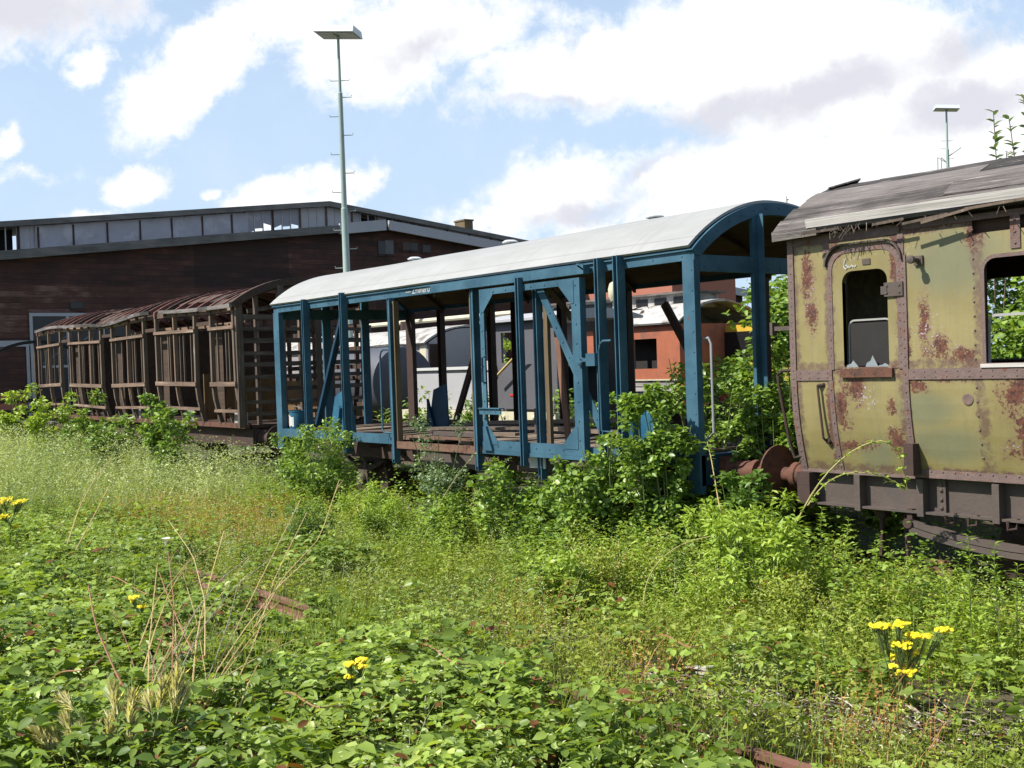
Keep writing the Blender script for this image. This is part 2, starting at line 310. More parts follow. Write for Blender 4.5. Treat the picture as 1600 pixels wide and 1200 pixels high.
def m_soil():
    m, t, b = material('soil'); p = wpos(t); n = t.noise(p, 3, 8, .7); n2 = t.noise(p, 40, 5, .7)
    k = t.mix(n, (.05, .038, .022), (.15, .115, .07)); k = t.mix(t.mr(n2, .55, .75), k, (.20, .165, .12))
    k = t.mix(t.mr(t.noise(p, .5, 5, .6), .4, .6), k, (.045, .07, .018))
    t.put(b.inputs['Base Color'], k); b.inputs['Roughness'].default_value = .95; t.put(b.inputs['Normal'], t.bump(t.math('ADD', n, n2), .8, .04)); return m
M['soil'] = m_soil()
M['bramble'] = m_leaf('bramble_leaf', (.062, .112, .020), (.195, .270, .048), (.33, .385, .11), .42, .42, 1.1, .4, .03)
M['bramble_pale'] = m_leaf('young_bramble_leaf', (.15, .23, .035), (.26, .35, .065), (.36, .42, .12), .38, .4, 1.1, .3)
M['weed'] = m_leaf('meadow_weed_leaf', (.11, .16, .022), (.245, .29, .045), (.38, .38, .10), .38, .55, .9, .5, .02)
M['grass'] = m_leaf('meadow_grass', (.09, .15, .025), (.22, .28, .055), (.36, .37, .12), .35, .6, .7, .5)
M['oat'] = m_leaf('pale_oat_grass', (.17, .23, .08), (.34, .39, .18), (.56, .58, .36), .3, .6, .5, .5)
M['straw'] = m_leaf('dry_straw', (.22, .13, .05), (.42, .29, .12), (.55, .44, .24), .2, .7, 2, .3)
M['dry_weed'] = m_leaf('dry_seed_heads', (.26, .11, .035), (.42, .22, .075), (.50, .33, .14), .25, .7, 2, .3)
M['shrub'] = m_leaf('shrub_leaf', (.060, .115, .020), (.175, .265, .046), (.31, .38, .11), .33, .36, 1.6, .35)
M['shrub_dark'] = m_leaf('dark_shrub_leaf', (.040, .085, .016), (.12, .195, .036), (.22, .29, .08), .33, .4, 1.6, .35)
M['shrub_blue'] = m_leaf('grey_green_leaf', (.07, .12, .055), (.15, .21, .10), (.27, .33, .19), .3, .45, 1.6, .35)
M['golden'] = m_leaf('goldenrod_leaf', (.13, .21, .025), (.25, .34, .048), (.36, .42, .10), .35, .45, 1.5, .35)
M['petal'] = m_leaf('yellow_petal', (.70, .46, .015), (.82, .60, .02), (.85, .68, .05), .2, .5, 2, .3)
M['pink'] = m_leaf('mauve_petal', (.30, .20, .28), (.45, .32, .42), (.55, .45, .5), .2, .6, 2, .3)
M['white_petal'] = m_leaf('white_petal', (.75, .75, .75), (.85, .85, .85), None, .2, .5, 2, .3)
M['stem'] = m_plain('green_stem', (.13, .18, .05), .6, .3, 10)
M['cane'] = m_plain('straw_cane', (.58, .43, .18), .6, .25, 8)
M['cane_red'] = m_plain('reddish_cane', (.36, .17, .09), .6, .3, 8)
M['cane_green'] = m_plain('yellow_green_cane', (.42, .38, .13), .55, .2, 8)
M['bark'] = m_plain('bark', (.10, .075, .05), .9, .4, 10, 0, .5)
M['litter'] = m_leaf('twigs', (.17, .13, .10), (.36, .30, .25), (.55, .50, .45), .0, .9, 3, .2)
M['seed'] = m_leaf('barley_awn', (.42, .42, .18), (.60, .56, .32), (.72, .66, .46), .4, .6, 2, .3)

# ------------------------------------------------------------------ mesh helper
class MB:
    def __init__(s): s.v = []; s.f = []
    def add(s, vs, fs):
        o = len(s.v); s.v += [tuple(map(float, v)) for v in vs]; s.f += [tuple(i + o for i in f) for f in fs]; return s
    def box(s, x0, x1, y0, y1, z0, z1):
        return s.add([(x0, y0, z0), (x1, y0, z0), (x1, y1, z0), (x0, y1, z0), (x0, y0, z1), (x1, y0, z1), (x1, y1, z1), (x0, y1, z1)],
                     [(0, 3, 2, 1), (4, 5, 6, 7), (0, 1, 5, 4), (1, 2, 6, 5), (2, 3, 7, 6), (3, 0, 4, 7)])
    def bar(s, p0, p1, w, h, up=(0, 0, 1)):
        """rectangular bar from p0 to p1; w across, h along up"""
        p0 = Vector(p0); p1 = Vector(p1); d = (p1 - p0).normalized(); u = Vector(up); u = (u - d * u.dot(d))
        if u.length < 1e-4: u = Vector((1, 0, 0)) - d * d.x
        u.normalize(); r = d.cross(u); vs = []
        for p in (p0, p1):
            for a, b in ((-1, -1), (1, -1), (1, 1), (-1, 1)): vs.append(p + r * (a * w / 2) + u * (b * h / 2))
        return s.add(vs, [(0, 1, 2, 3), (7, 6, 5, 4), (0, 4, 5, 1), (1, 5, 6, 2), (2, 6, 7, 3), (3, 7, 4, 0)])
    def tube(s, pts, r, n=8, cap=True):
        pts = [Vector(p) for p in pts]; k = len(pts); rs = r if isinstance(r, (list, tuple)) else [r] * k; vs = []; fs = []
        ref = Vector((.31, .52, .8))
        for i, p in enumerate(pts):
            d = (pts[min(i + 1, k - 1)] - pts[max(i - 1, 0)]).normalized(); a = d.cross(ref)
            if a.length < 1e-3: a = d.cross(Vector((1, 0, 0)))
            a.normalize(); b = d.cross(a)
            for j in range(n): t = 2 * math.pi * j / n; vs.append(p + (a * math.cos(t) + b * math.sin(t)) * rs[i])
        for i in range(k - 1):
            for j in range(n): q = (j + 1) % n; fs.append((i * n + j, i * n + q, (i + 1) * n + q, (i + 1) * n + j))
        if cap: fs.append(tuple(range(n))[::-1]); fs.append(tuple((k - 1) * n + j for j in range(n)))
        return s.add(vs, fs)
    def prism(s, poly, a0, a1, plane='xz'):
        """2-D polygon extruded along the third axis (plane 'xz' along y, 'yz' along x)"""
        n = len(poly); vs = []
        for a in (a0, a1):
            for u, v in poly: vs.append((u, a, v) if plane == 'xz' else (a, u, v) if plane == 'yz' else (u, v, a))
        return s.add(vs, [tuple(range(n)), tuple(range(2 * n - 1, n - 1, -1))] + [(i, i + n, (i + 1) % n + n, (i + 1) % n) for i in range(n)])
    def lathe(s, prof, c, axis='z', n=20):
        vs = []; fs = []; k = len(prof)
        for r, h in prof:
            for j in range(n):
                t = 2 * math.pi * j / n; a, b = r * math.cos(t), r * math.sin(t)
                vs.append({'z': (c[0] + a, c[1] + b, c[2] + h), 'x': (c[0] + h, c[1] + a, c[2] + b), 'y': (c[0] + a, c[1] + h, c[2] + b)}[axis])
        for i in range(k - 1):
            for j in range(n): q = (j + 1) % n; fs.append((i * n + j, i * n + q, (i + 1) * n + q, (i + 1) * n + j))
        fs.append(tuple(range(n))[::-1]); fs.append(tuple((k - 1) * n + j for j in range(n)))
        return s.add(vs, fs)
    def rivets(s, pts, r=.012, nrm=(0, -1, 0)):
        nn = Vector(nrm).normalized(); a = nn.cross(Vector((.2, .3, .9))).normalized(); b = nn.cross(a)
        for p in pts:
            p = Vector(p); vs = []
            for rr, h in ((r, 0), (r * .75, r * .55)):
                for j in range(6): t = j * math.pi / 3; vs.append(p + (a * math.cos(t) + b * math.sin(t)) * rr + nn * h)
            vs.append(p + nn * r * .8)
            s.add(vs, [(j, (j + 1) % 6, (j + 1) % 6 + 6, j + 6) for j in range(6)] + [(j + 6, (j + 1) % 6 + 6, 12) for j in range(6)])
        return s
    def build(s, name, mat, parent=None, smooth=False):
        me = bpy.data.meshes.new(name); o0 = base_of(parent)
        me.from_pydata([(x - o0[0], y - o0[1], z - o0[2]) for x, y, z in s.v], [], s.f); me.update()
        if mat: me.materials.append(mat)
        ob = bpy.data.objects.new(name, me); col.objects.link(ob)
        if parent: ob.parent = parent
        if smooth:
            me.polygons.foreach_set('use_smooth', [True] * len(me.polygons))
            try:
                me.set_sharp_from_angle(angle=math.radians(35))
            except Exception: pass
        return ob
def base_of(o):
    v = [0, 0, 0]
    while o is not None: v = [v[i] + o.location[i] for i in range(3)]; o = o.parent
    return v
def thing(name, label, cat, loc=(0, 0, 0), group=None, kind=None):
    o = bpy.data.objects.new(name, None); col.objects.link(o); o.location = tuple(float(v) for v in loc); o.empty_display_size = .3
    return tag(o, label, cat, group, kind)
def tag(o, label, cat, group=None, kind=None):
    o['label'] = label; o['category'] = cat
    if group: o['group'] = group
    if kind: o['kind'] = kind
    return o
def own(mb, name, mat, label, cat, loc, **kw):
    """a thing that is one mesh, its origin at its base"""
    sm = kw.pop('smooth', False); o = mb.build(name, mat, None, sm); o.data.transform(Matrix.Translation(-Vector(loc))); o.location = loc
    return tag(o, label, cat, **kw)
# ================================================================== ground and tracks
def build_ground():
    def axis(a, b, fine0, fine1, st):
        v = list(np.arange(fine0, fine1 + 1e-6, st)); k = st; x = fine0
        while x > a: k *= 1.5; x -= k; v.insert(0, max(x, a))
        k = st; x = fine1
        while x < b: k *= 1.5; x += k; v.append(min(x, b))
        return np.array(v)
    xs = axis(-900, 900, -14, 9, .3); ys = axis(-900, 900, -8, 3, .3)
    X, Y = np.meshgrid(xs, ys); Z = ground_z(X, Y); n, m = X.shape
    vs = np.stack([X, Y, Z], -1).reshape(-1, 3); i = np.arange(n * m).reshape(n, m)
    f = np.stack([i[:-1, :-1], i[:-1, 1:], i[1:, 1:], i[1:, :-1]], -1).reshape(-1, 4)
    ob = mesh_np('ground', vs, f, M['soil']); tag(ob, 'dark weedy soil of the overgrown railway yard', 'ground', kind='structure')
def vnoise(x, y, s, seed=0):
    """smooth value noise on numpy arrays, 0..1"""
    x = np.asarray(x, float) / s + seed * 17.3; y = np.asarray(y, float) / s + seed * 9.1
    xi = np.floor(x); yi = np.floor(y); fx = x - xi; fy = y - yi; fx = fx * fx * (3 - 2 * fx); fy = fy * fy * (3 - 2 * fy)
    def h(a, b): q = np.sin(a * 127.1 + b * 311.7 + seed * 74.7) * 43758.5453; return q - np.floor(q)
    return (h(xi, yi) * (1 - fx) + h(xi + 1, yi) * fx) * (1 - fy) + (h(xi, yi + 1) * (1 - fx) + h(xi + 1, yi + 1) * fx) * fy
def ground_z(x, y):
    near = np.exp(-((np.asarray(x) / 40) ** 2 + (np.asarray(y) / 40) ** 2))
    return -.16 + near * ((vnoise(x, y, 1.7, 1) - .5) * .10 + (vnoise(x, y, .6, 2) - .5) * .04)
def mesh_np(name, vs, quads, mat, parent=None, loc=None):
    me = bpy.data.meshes.new(name); vs = np.asarray(vs, np.float32)
    if loc is not None: vs = vs - np.asarray(loc, np.float32)
    q = np.asarray(quads, np.int32); k = q.shape[1]
    me.vertices.add(len(vs)); me.vertices.foreach_set('co', vs.ravel()); me.loops.add(q.size); me.loops.foreach_set('vertex_index', q.ravel())
    me.polygons.add(len(q)); me.polygons.foreach_set('loop_start', np.arange(0, q.size, k, dtype=np.int32))
    me.update(calc_edges=True); me.validate(); me.materials.append(mat)
    ob = bpy.data.objects.new(name, me); col.objects.link(ob)
    if parent: ob.parent = parent
    return ob
build_ground()

def rail_profile(y):
    return [(y - .065, -.15), (y + .065, -.15), (y + .065, -.135), (y + .01, -.11), (y + .01, -.045), (y + .036, -.035), (y + .036, 0), (y - .036, 0), (y - .036, -.035), (y - .01, -.045), (y - .01, -.11), (y - .065, -.135)]
def track(label, yc, x0, x1, sl0, sl1):
    t = thing('railway_track', label, 'track', ((x0 + x1) / 2, yc, -.15), 'parallel yard tracks')
    for s in (-1, 1):
        MB().prism(rail_profile(yc + s * .753), x0, x1, 'yz').build('rail', M['rail'], t)
    x = sl0
    while x < sl1:
        j = random.uniform(-.02, .02); MB().bar((x + j, yc - 1.3, -.205), (x - j, yc + 1.3, -.205), .26, .11).build('sleeper', M['dark_wood'], t); x += .66
track('rusty track running under the line of derelict coaches', 1.35, -45, 14, -1, 8)
track('rusty track sunk in brambles nearest the viewer', -4.423, -60, 16, -6, 6.5)

# ================================================================== blue goods wagon
XL, XR = -9.6, 0.06
van = thing('goods_wagon', 'blue steel skeleton of a goods wagon under a pale grey arched roof', 'railway wagon', (-4.8, 1.35, 0))
def arc_yz(y0, y1, ze, rise, n=28, off=0.0):
    c = (y0 + y1) / 2; hw = (y1 - y0) / 2; R = (hw * hw + rise * rise) / (2 * rise); a = math.asin(min(1, hw / R)) if rise < hw else math.pi - math.asin(hw / R)
    return [(c + (R + off) * math.sin(t), ze + rise - R + (R + off) * math.cos(t)) for t in [(-a + 2 * a * i / n) for i in range(n + 1)]]
def build_arch_sheet(name, x0, x1, y0, y1, ze, rise, th, mat, parent, nx=1, jig=0.0, n=28):
    o = arc_yz(y0, y1, ze, rise, n, th); i_ = arc_yz(y0, y1, ze, rise, n, 0); vs = []; fs = []; k = n + 1
    for a in range(nx + 1):
        x = x0 + (x1 - x0) * a / nx
        for j, (y, z) in enumerate(o):
            w_ = jig * (vnoise(x, j * .4, 1.3, 5) - .5); vs.append((x, y, z + float(w_)))
        for y, z in i_: vs.append((x, y, z))
    for a in range(nx):
        b = a * 2 * k; c = (a + 1) * 2 * k
        for j in range(n):
            fs.append((b + j, b + j + 1, c + j + 1, c + j)); fs.append((b + k + j, c + k + j, c + k + j + 1, b + k + j + 1))
        fs.append((b, c, c + k, b + k)); fs.append((b + n, b + k + n, c + k + n, c + n))
    for b, fl in ((0, 0), (nx * 2 * k, 1)):
        for j in range(n):
            q = (b + j, b + k + j, b + k + j + 1, b + j + 1); fs.append(q if not fl else q[::-1])
    m = MB(); m.v = vs; m.f = fs
    return m.build(name, mat, parent, True)
build_arch_sheet('roof', XL - .03, XR - .03, -.035, 2.735, 3.315, .53, .03, M['roof_white'], van, 24, .018)
build_arch_sheet('ceiling', XL + .06, XR - .1, .03, 2.67, 3.225, .53, .02, M['ceiling'], van, 1)
# roof ribs under the ceiling
for k in range(1, 8):
    x = XL + (XR - XL) * k / 8
    MB().prism(arc_yz(.05, 2.65, 3.20, .53, 20, 0) + arc_yz(.05, 2.65, 3.14, .53, 20, 0)[::-1], x - .025, x + .025, 'yz').build('roof_rib', M['rust_dark'], van)
# eave rails
er = MB().box(XL, XR, 0, .07, 3.19, 3.312).box(XL + .01, XR - .01, -.025, -.001, 3.285, 3.305).rivets([(XL + .25 + .42 * i, 0, 3.235) for i in range(23)], .011).build('eave_rail', M['blue'], van)
MB().box(XL, XR, 2.63, 2.7, 3.19, 3.312).build('eave_rail', M['blue_shaded'], van)
tx = bpy.data.curves.new('lettering', 'FONT'); tx.body = '\u2014 Zmmerth 82 \u2014'; tx.size = .125; tx.align_x = 'CENTER'; tx.align_y = 'CENTER'; tx.extrude = .001
to = bpy.data.objects.new('lettering', tx); col.objects.link(to); tx.materials.append(M['white'])
dg = bpy.context.evaluated_depsgraph_get(); me = bpy.data.meshes.new_from_object(to.evaluated_get(dg)); bpy.data.objects.remove(to)
lt = bpy.data.objects.new('lettering', me); col.objects.link(lt); lt.parent = er
if not me.materials: me.materials.append(M['white'])
p = on_y(664, 452, 0); lt.location = (p[0] + 4.8, -1.35 - .004, 3.25); lt.rotation_euler = (math.radians(90), 0, 0)
# sliding-door runner under the eave, on the side of the doorway
MB().box(-4.6, -1.50, -.13, -.027, 3.175, 3.275).bar((-1.62, -.08, 3.29), (-1.50, -.08, 3.22), .1, .02).build('door_runner', M['blue'], van)

def channel(m, xc, w_, d, yo, z0, z1, th=.012):
    m.box(xc - w_ / 2, xc - w_ / 2 + th, yo, yo + d, z0, z1); m.box(xc + w_ / 2 - th, xc + w_ / 2, yo, yo + d, z0, z1)
    m.box(xc - w_ / 2 + th, xc + w_ / 2 - th, yo + d - th, yo + d, z0, z1); return m
for xc, w_, z0, z1, yo in [(-8.34, .065, .98, 3.34, -.105), (-7.10, .065, .93, 3.36, -.105), (-1.31, .065, .78, 3.33, -.105), (-1.00, .075, .88, 3.33, -.105)]:
    c = channel(MB(), xc, w_, .115, yo - .01, z0, z1); c.rivets([(xc + sx_ * w_ * .5, yo + .05, z) for z in np.arange(z0 + .15, z1, .32) for sx_ in (1,)], .009, (1, 0, 0)).build('side_post', M['blue'], van)
for xc, w_, z0 in [(-5.78, .065, .84), (-3.75, .065, .84)]:
    channel(MB(), xc, w_, .1, -.07, z0, 3.19).box(xc + (.015 if xc < -5 else .02), xc + .055, -.088, -.071, z0 + .05, 3.15).build('door_post', M['blue'], van)
    MB().box(xc + (.060 if xc < -5 else -.090), xc + (.095 if xc < -5 else -.062), -.04, .045, 1.1, 3.14).build('post_timber', M['tan'], van)
channel(MB(), -2.50, .07, .1, -.045, .80, 3.19).build('side_post', M['blue'], van)
MB().box(-2.43, -2.36, .03, .08, 1.2, 3.15).build('post_timber', M['tan'], van)
for xa, xb, za, zb in ((-9.6, -9.40, .9, 3.19), (-.10, .06, .80, 3.19)):
    MB().box(xa, xb, -.012, .075, za, zb).rivets([(xb - .03, -.012, z) for z in np.arange(1.2, 3.2, .21)], .01).build('corner_post', M['blue'], van)
    MB().box(xa, xb, 2.625, 2.71, za, zb).build('corner_post', M['rust_dark'], van)
# diagonal braces in the near side
MB().bar((-2.43, -.02, 3.10), (-1.30, -.02, 1.27), .11, .012, (0, 1, 0)).rivets([(-2.43 + 1.13 * t, -.027, 3.10 - 1.83 * t) for t in np.linspace(.08, .95, 10)], .012).build('diagonal_brace', M['blue'], van)
MB().bar((-7.14, .0, 3.16), (-8.16, .0, 1.33), .085, .075, (0, 1, 0)).bar((-7.11, -.03, 3.16), (-8.13, -.03, 1.33), .012, .04, (0, 1, 0)).build('diagonal_brace', M['blue_shaded'], van)
# sills
MB().box(-9.42, -5.83, -.015, .05, 1.10, 1.235).rivets([(-9.2 + .4 * i, -.015, 1.17) for i in range(9)]).build('side_sill', M['blue'], van)
MB().box(-3.66, -.11, -.03, .05, 1.085, 1.215).rivets([(-3.4 + .3 * i, -.03, 1.15) for i in range(11)]).build('side_sill', M['blue'], van)
MB().box(-5.8, -3.68, -.04, .03, 1.10, 1.13).box(-5.8, -3.68, -.05, -.04, 1.05, 1.15).bar((-5.66, .09, 1.215), (-3.7, .09, 1.215), .05, .03).build('doorway_sill', M['rust_bright'], van)
MB().box(XL, XR, 2.64, 2.7, 1.08, 1.22).build('side_sill', M['rust_dark'], van)
# end frames
for X, s in ((XR, 1), (XL, -1)):
    a, b = (X - .07, X) if s > 0 else (X, X + .07)
    MB().box(a, b, .07, 2.63, 3.075, 3.245).rivets([(X, y, 3.12) for y in np.arange(.15, 2.6, .2)], .011, (s, 0, 0)).build('end_beam', M['blue'], van)
    MB().prism(arc_yz(-.02, 2.72, 3.275, .545, 28, .02) + arc_yz(.05, 2.65, 3.255, .50, 28, -.045)[::-1], a - .005, b + .006, 'yz').rivets([(X + s * .006, y, z) for y, z in arc_yz(.02, 2.68, 3.25, .53, 14, -.0)], .013, (s, 0, 0)).build('end_arch', M['blue'], van)
    for yc in (.98, 1.76):
        m_ = MB().box((a + .03) if s > 0 else a - .004, (b + .004) if s > 0 else b - .03, yc - .075, yc + .075, 1.1, 3.27 + .50 * (1 - ((yc - 1.35) / 1.4) ** 2) - .02)
        m_.box(*((X + .005, X + .085) if s > 0 else (X - .085, X - .005)), yc - .0, yc + .012, 1.0, 3.70).build('end_post', M['blue'], van)
    MB().box(*((X - .12, X - .0) if s > 0 else (X, X + .12)), .02, 2.68, .88, 1.19).build('buffer_beam', M['blue_shaded'], van)
# back side
for xc in (-8.5, -7.02, -6.36, -5.2, -3.75, -2.5, -1.28):
    channel(MB(), xc, .13, .09, 2.62, 1.2, 3.2).box(xc + .066, xc + .074, 2.60, 2.63, 1.2, 3.2).build('side_post', M['rust_dark'], van)
for p0, p1 in (((-7.05, 2.66, 3.15), (-8.12, 2.66, 1.25)), ((-3.0, 2.66, 2.95), (-1.9, 2.66, 1.3))):
    MB().bar(p0, p1, .11, .06, (0, 1, 0)).build('diagonal_brace', M['rust_dark'], van)
lb0 = on_y(868, 465, 2.2); lb1 = on_y(893, 497, 2.2)
MB().bar(tuple(lb0 + np.array([-.3, 0, .3])), tuple(lb1), .10, .025, (0, 1, 0)).build('broken_board', M['dark_wood_z'], van)
bm = MB()
for x in np.arange(-3.9, -1.4, .42): bm.bar((x, 2.6, 1.22), (x + random.uniform(-.06, .06), 2.6, 1.50), .09, .03, (0, 1, 0))
bm.bar((-4.1, 2.58, 1.52), (-1.2, 2.58, 1.50), .03, .09).build('side_rail', M['rust_dark'], van)
# floor planks across the wagon, some missing or lifted
fm = MB(); x = XL + .15
while x < XR - .2:
    wp = random.uniform(.17, .24)
    if random.random() > .16:
        e = random.uniform(-.1, .1); z0 = 1.17 + random.uniform(0, .012); z1 = z0 + (random.uniform(.02, .10) if random.random() < .15 else 0)
        fm.bar((x, .10 + random.uniform(0, .25), z0), (x + e * .3, 2.62 - random.uniform(0, .15), z1), wp - .012, .045)
    x += wp
fm.bar((-6.6, 1.1, 1.24), (-4.2, 1.7, 1.27), .2, .04).bar((-6.9, 2.1, 1.26), (-3.4, 2.3, 1.36), .24, .05).bar((-4.2, 1.6, 1.27), (-1.8, 1.2, 1.28), .22, .05).bar((-5.5, .5, 1.23), (-3.9, .75, 1.25), .16, .04).bar((-3.2, 2.05, 1.25), (-.9, 1.85, 1.31), .2, .06)
fm.build('floor', M['floor'], van)
MB().box(-5.5, -4.4, .42, .50, 1.21, 1.27).box(-4.43, -4.37, .40, .52, 1.12, 1.34).build('floor_cleat', M['solebar'], van)
MB().box(-4.5, -4.46, 1.5, 1.58, 1.2, 1.55).build('stanchion_stub', M['solebar'], van)
# underframe
uf = MB()
for y in (.38, 2.25): uf.box(XL + .1, XR - .1, y, y + .08, .82, 1.10)
for x in np.linspace(XL + .8, XR - .8, 9): uf.box(x - .04, x + .04, .1, 2.6, 1.0, 1.12)
uf.box(XL + .1, XR - .1, 1.1, 1.16, .7, 1.05).box(XL + .1, XR - .1, 1.55, 1.61, .7, 1.05)
for x in (-6.2, -4.75, -3.4, -2.0, -.6): uf.bar((x, .36, .90), (x + .25, .02, 1.09), .09, .02)
uf.build('underframe', M['rust_dark'], van)
MB().box(-5.72, -3.75, .24, .262, .80, 1.0).box(-3.3, -1.9, .26, .28, .84, 1.02).build('side_plate', M['solebar'], van)
MB().box(-2.72, -2.42, -.02, -.005, .93, 1.07).build('label_plate', M['white'], van)
def wheelset(xc, parent, near=True):
    ws = MB().tube([(xc, -.1 + .5, .46), (xc, 2.3, .46)], .07, 10).build('axle', M['rust_dark'], parent)
    for y in (.60, 2.10):
        s = -1 if y < 1 else 1
        MB().lathe([(.06, -.09 * s), (.10, -.09 * s), (.12, -.03 * s), (.36, -.02 * s), (.40, -.06 * s), (.455, -.06 * s), (.46, .06 * s), (.485, .065 * s), (.485, .09 * s), (.40, .09 * s), (.06, .06 * s)], (xc, y, .46), 'y', 32).build('wheel', M['rust_dark'], parent, True)
        MB().box(xc - .14, xc + .14, y + s * .16 - .09, y + s * .16 + .09, .34, .62).lathe([(.10, .0), (.115, -.03), (.10, -.06), (.05, -.075)], (xc, y + s * .25, .47), 'y', 18).build('axle_box', M['solebar'], parent, True)
        sp = MB(); yy = y + s * .16
        for L in range(6):
            hl = .62 - L * .085; pts = [(xc + hl * t, .70 + L * .0 + .10 * (t * hl / .62) ** 2 - L * .016) for t in np.linspace(-1, 1, 9)]
            sp.prism(pts + [(a, b - .013) for a, b in pts[::-1]], yy - .04, yy + .04)
        sp.box(xc - .05, xc + .05, yy - .05, yy + .05, .58, .75).build('leaf_spring', M['rust_dark'], parent)
for xc in (-7.4, -2.1): wheelset(xc, van)
def buffer(x0, s, y, parent, mat, headmat, hr=.24):
    """a round-headed buffer reaching 0.60 m out of the beam at x0, towards s"""
    m_ = MB().lathe([(.15, 0), (.15, .03 * s), (.115, .05 * s), (.115, .30 * s), (.13, .31 * s), (.13, .37 * s), (.075, .38 * s), (.075, .56 * s)], (x0, y, 1.0), 'x', 20).box(*sorted((x0, x0 + .02 * s)), y - .19, y + .19, .84, 1.16)
    b = m_.build('buffer', mat, parent, True)
    MB().lathe([(.08, .50 * s), (hr * .8, .565 * s), (hr, .575 * s), (hr, .595 * s), (hr * .6, .612 * s), (.02, .618 * s)], (x0, y, 1.0), 'x', 32).build('buffer_head', headmat, b, True)
for y in (.475, 2.225):
    buffer(XR, 1, y, van, M['rust'], M['rust'], .13); buffer(XL, -1, y, van, M['rust_dark'], M['rust_dark'])
MB().tube([(XR, 1.35, 1.0), (XR + .25, 1.35, .98), (XR + .33, 1.35, 1.08), (XR + .25, 1.35, 1.14)], .035, 8).build('coupling_hook', M['rust_dark'], van)
# blue gusset plates standing on the floor beside posts
MB().prism([(-7.82, 1.2), (-7.62, 1.78), (-7.14, 1.97), (-6.99, 1.2)], .03, .042).prism([(-7.60, 1.22), (-7.46, 1.62), (-7.44, 1.64), (-7.40, 1.60), (-7.50, 1.22)], -.02, .029).box(-7.16, -7.1, -.03, .03, 1.72, 1.95).build('gusset_plate', M['blue_plate'], van)
MB().prism([(-1.22, 1.2), (-1.22, 1.83), (-.95, 1.74), (-.66, 1.62), (-.40, 1.2)], .08, .092).prism([(-.72, 1.2), (-.72, 1.60), (-.66, 1.62), (-.60, 1.52), (-.60, 1.2)], .0, .079).build('gusset_plate', M['blue_plate'], van)
g0 = [on_y(x, y, 1.75) for x, y in ((670, 666), (677, 609), (697, 599), (701, 666))]
gm = MB(); gx = [(p[0], p[2]) for p in g0]; gm.prism(gx, 1.75, 1.77); gm.prism([(gx[0][0] + .02, gx[0][1]), (gx[0][0] + .04, gx[0][1] + .45), (gx[0][0] + .22, gx[0][1])], 1.70, 1.748); gm.build('gusset_plate', M['blue_shaded'], van)  # this plate's shade is put into its darker blue
# hand rails
def hoop(pts, r, mat, parent, name='hand_rail'):
    return MB().tube(pts, r, 8).build(name, mat, parent, True)
hoop([(-5.75, -.02, 2.45), (-5.9, -.1, 2.46), (-5.97, -.1, 2.43), (-6.0, -.1, 2.36), (-6.0, -.1, 1.32), (-5.96, -.1, 1.27), (-5.78, -.02, 1.26)], .014, M['blue'], van)
hoop([(-1.08, -.13, 2.41), (-1.2, -.14, 2.41), (-1.25, -.14, 2.37), (-1.27, -.14, 2.30), (-1.26, -.14, 1.42), (-1.08, -.14, 1.41)], .014, M['blue'], van)
hoop([(.05, .10, 2.38), (.13, .10, 2.39), (.16, .10, 2.33), (.16, .10, 1.42), (.06, .10, 1.35)], .014, M['grey_metal'], van)
for px, py in ((648, 404), (1023, 341), (797, 376)):
    # mushroom ventilators along the crown of the roof
    yv = 1.15; pv = on_y(px, py, yv); zb = 3.84 + .0 * yv
    MB().lathe([(.05, -.03), (.05, .035), (.11, .04), (.115, .055), (.07, .08), (.02, .085)], (pv[0], yv, zb), 'z', 18).build('roof_ventilator', M['lamp'], van, True)
# sliding door, slid open to the right; a frame without boards
door = MB()
DX0, DX1, DZ0, DZ1, DY = -3.50, -1.58, 1.12, 3.14, -.125
SW0, SW1, RT, RB = .085, .15, .075, .125
door.box(DX0, DX0 + SW0, DY, DY + .012, DZ0, DZ1).box(DX1 - SW1, DX1, DY, DY + .012, DZ0, DZ1).box(DX0 + SW0, DX1 - SW1, DY, DY + .012, DZ1 - RT, DZ1).box(DX0 + SW0, DX1 - SW1, DY, DY + .012, DZ0, DZ0 + RB)
door.box(DX0 + .012, DX0 + .022, DY + .013, DY + .07, DZ0, DZ1).box(DX1 - .012, DX1 - .001, DY + .013, DY + .09, DZ0, DZ1).box(DX0 - .03, DX1 + .03, DY - .01, DY + .05, DZ0 - .045, DZ0 - .002)
for a, b, s1, s2 in ((DX0 + SW0, DZ0 + RB, 1, 1), (DX1 - SW1, DZ0 + RB, -1, 1), (DX0 + SW0, DZ1 - RT, 1, -1), (DX1 - SW1, DZ1 - RT, -1, -1)):
    L = .21; door.prism([(a - s1 * .05, b - s2 * .05), (a + s1 * L, b - s2 * .05), (a + s1 * L, b), (a, b + s2 * L), (a - s1 * .05, b + s2 * L)], DY - .006, DY - .001)
door.rivets([(DX0 + .04, DY, z) for z in np.arange(1.3, 3.1, .22)] + [(DX1 - .075, DY, z) for z in np.arange(1.3, 3.1, .22)] + [(x, DY, DZ0 + .06) for x in np.arange(DX0 + .3, DX1 - .2, .25)] + [(x, DY, DZ1 - .04) for x in np.arange(DX0 + .3, DX1 - .2, .25)], .013)
dr = door.build('sliding_door', M['blue'], van)
channel(MB(), -2.63, .065, .075, DY - .08, .97, 3.22).build('door_stiffener', M['blue'], dr)
MB().tube([(DX0 + .1, DY, 2.30), (DX0 + .1, DY - .06, 2.28), (DX0 + .1, DY - .06, 1.98), (DX0 + .1, DY, 1.96)], .014, 6).build('handle', M['blue_shaded'], dr)
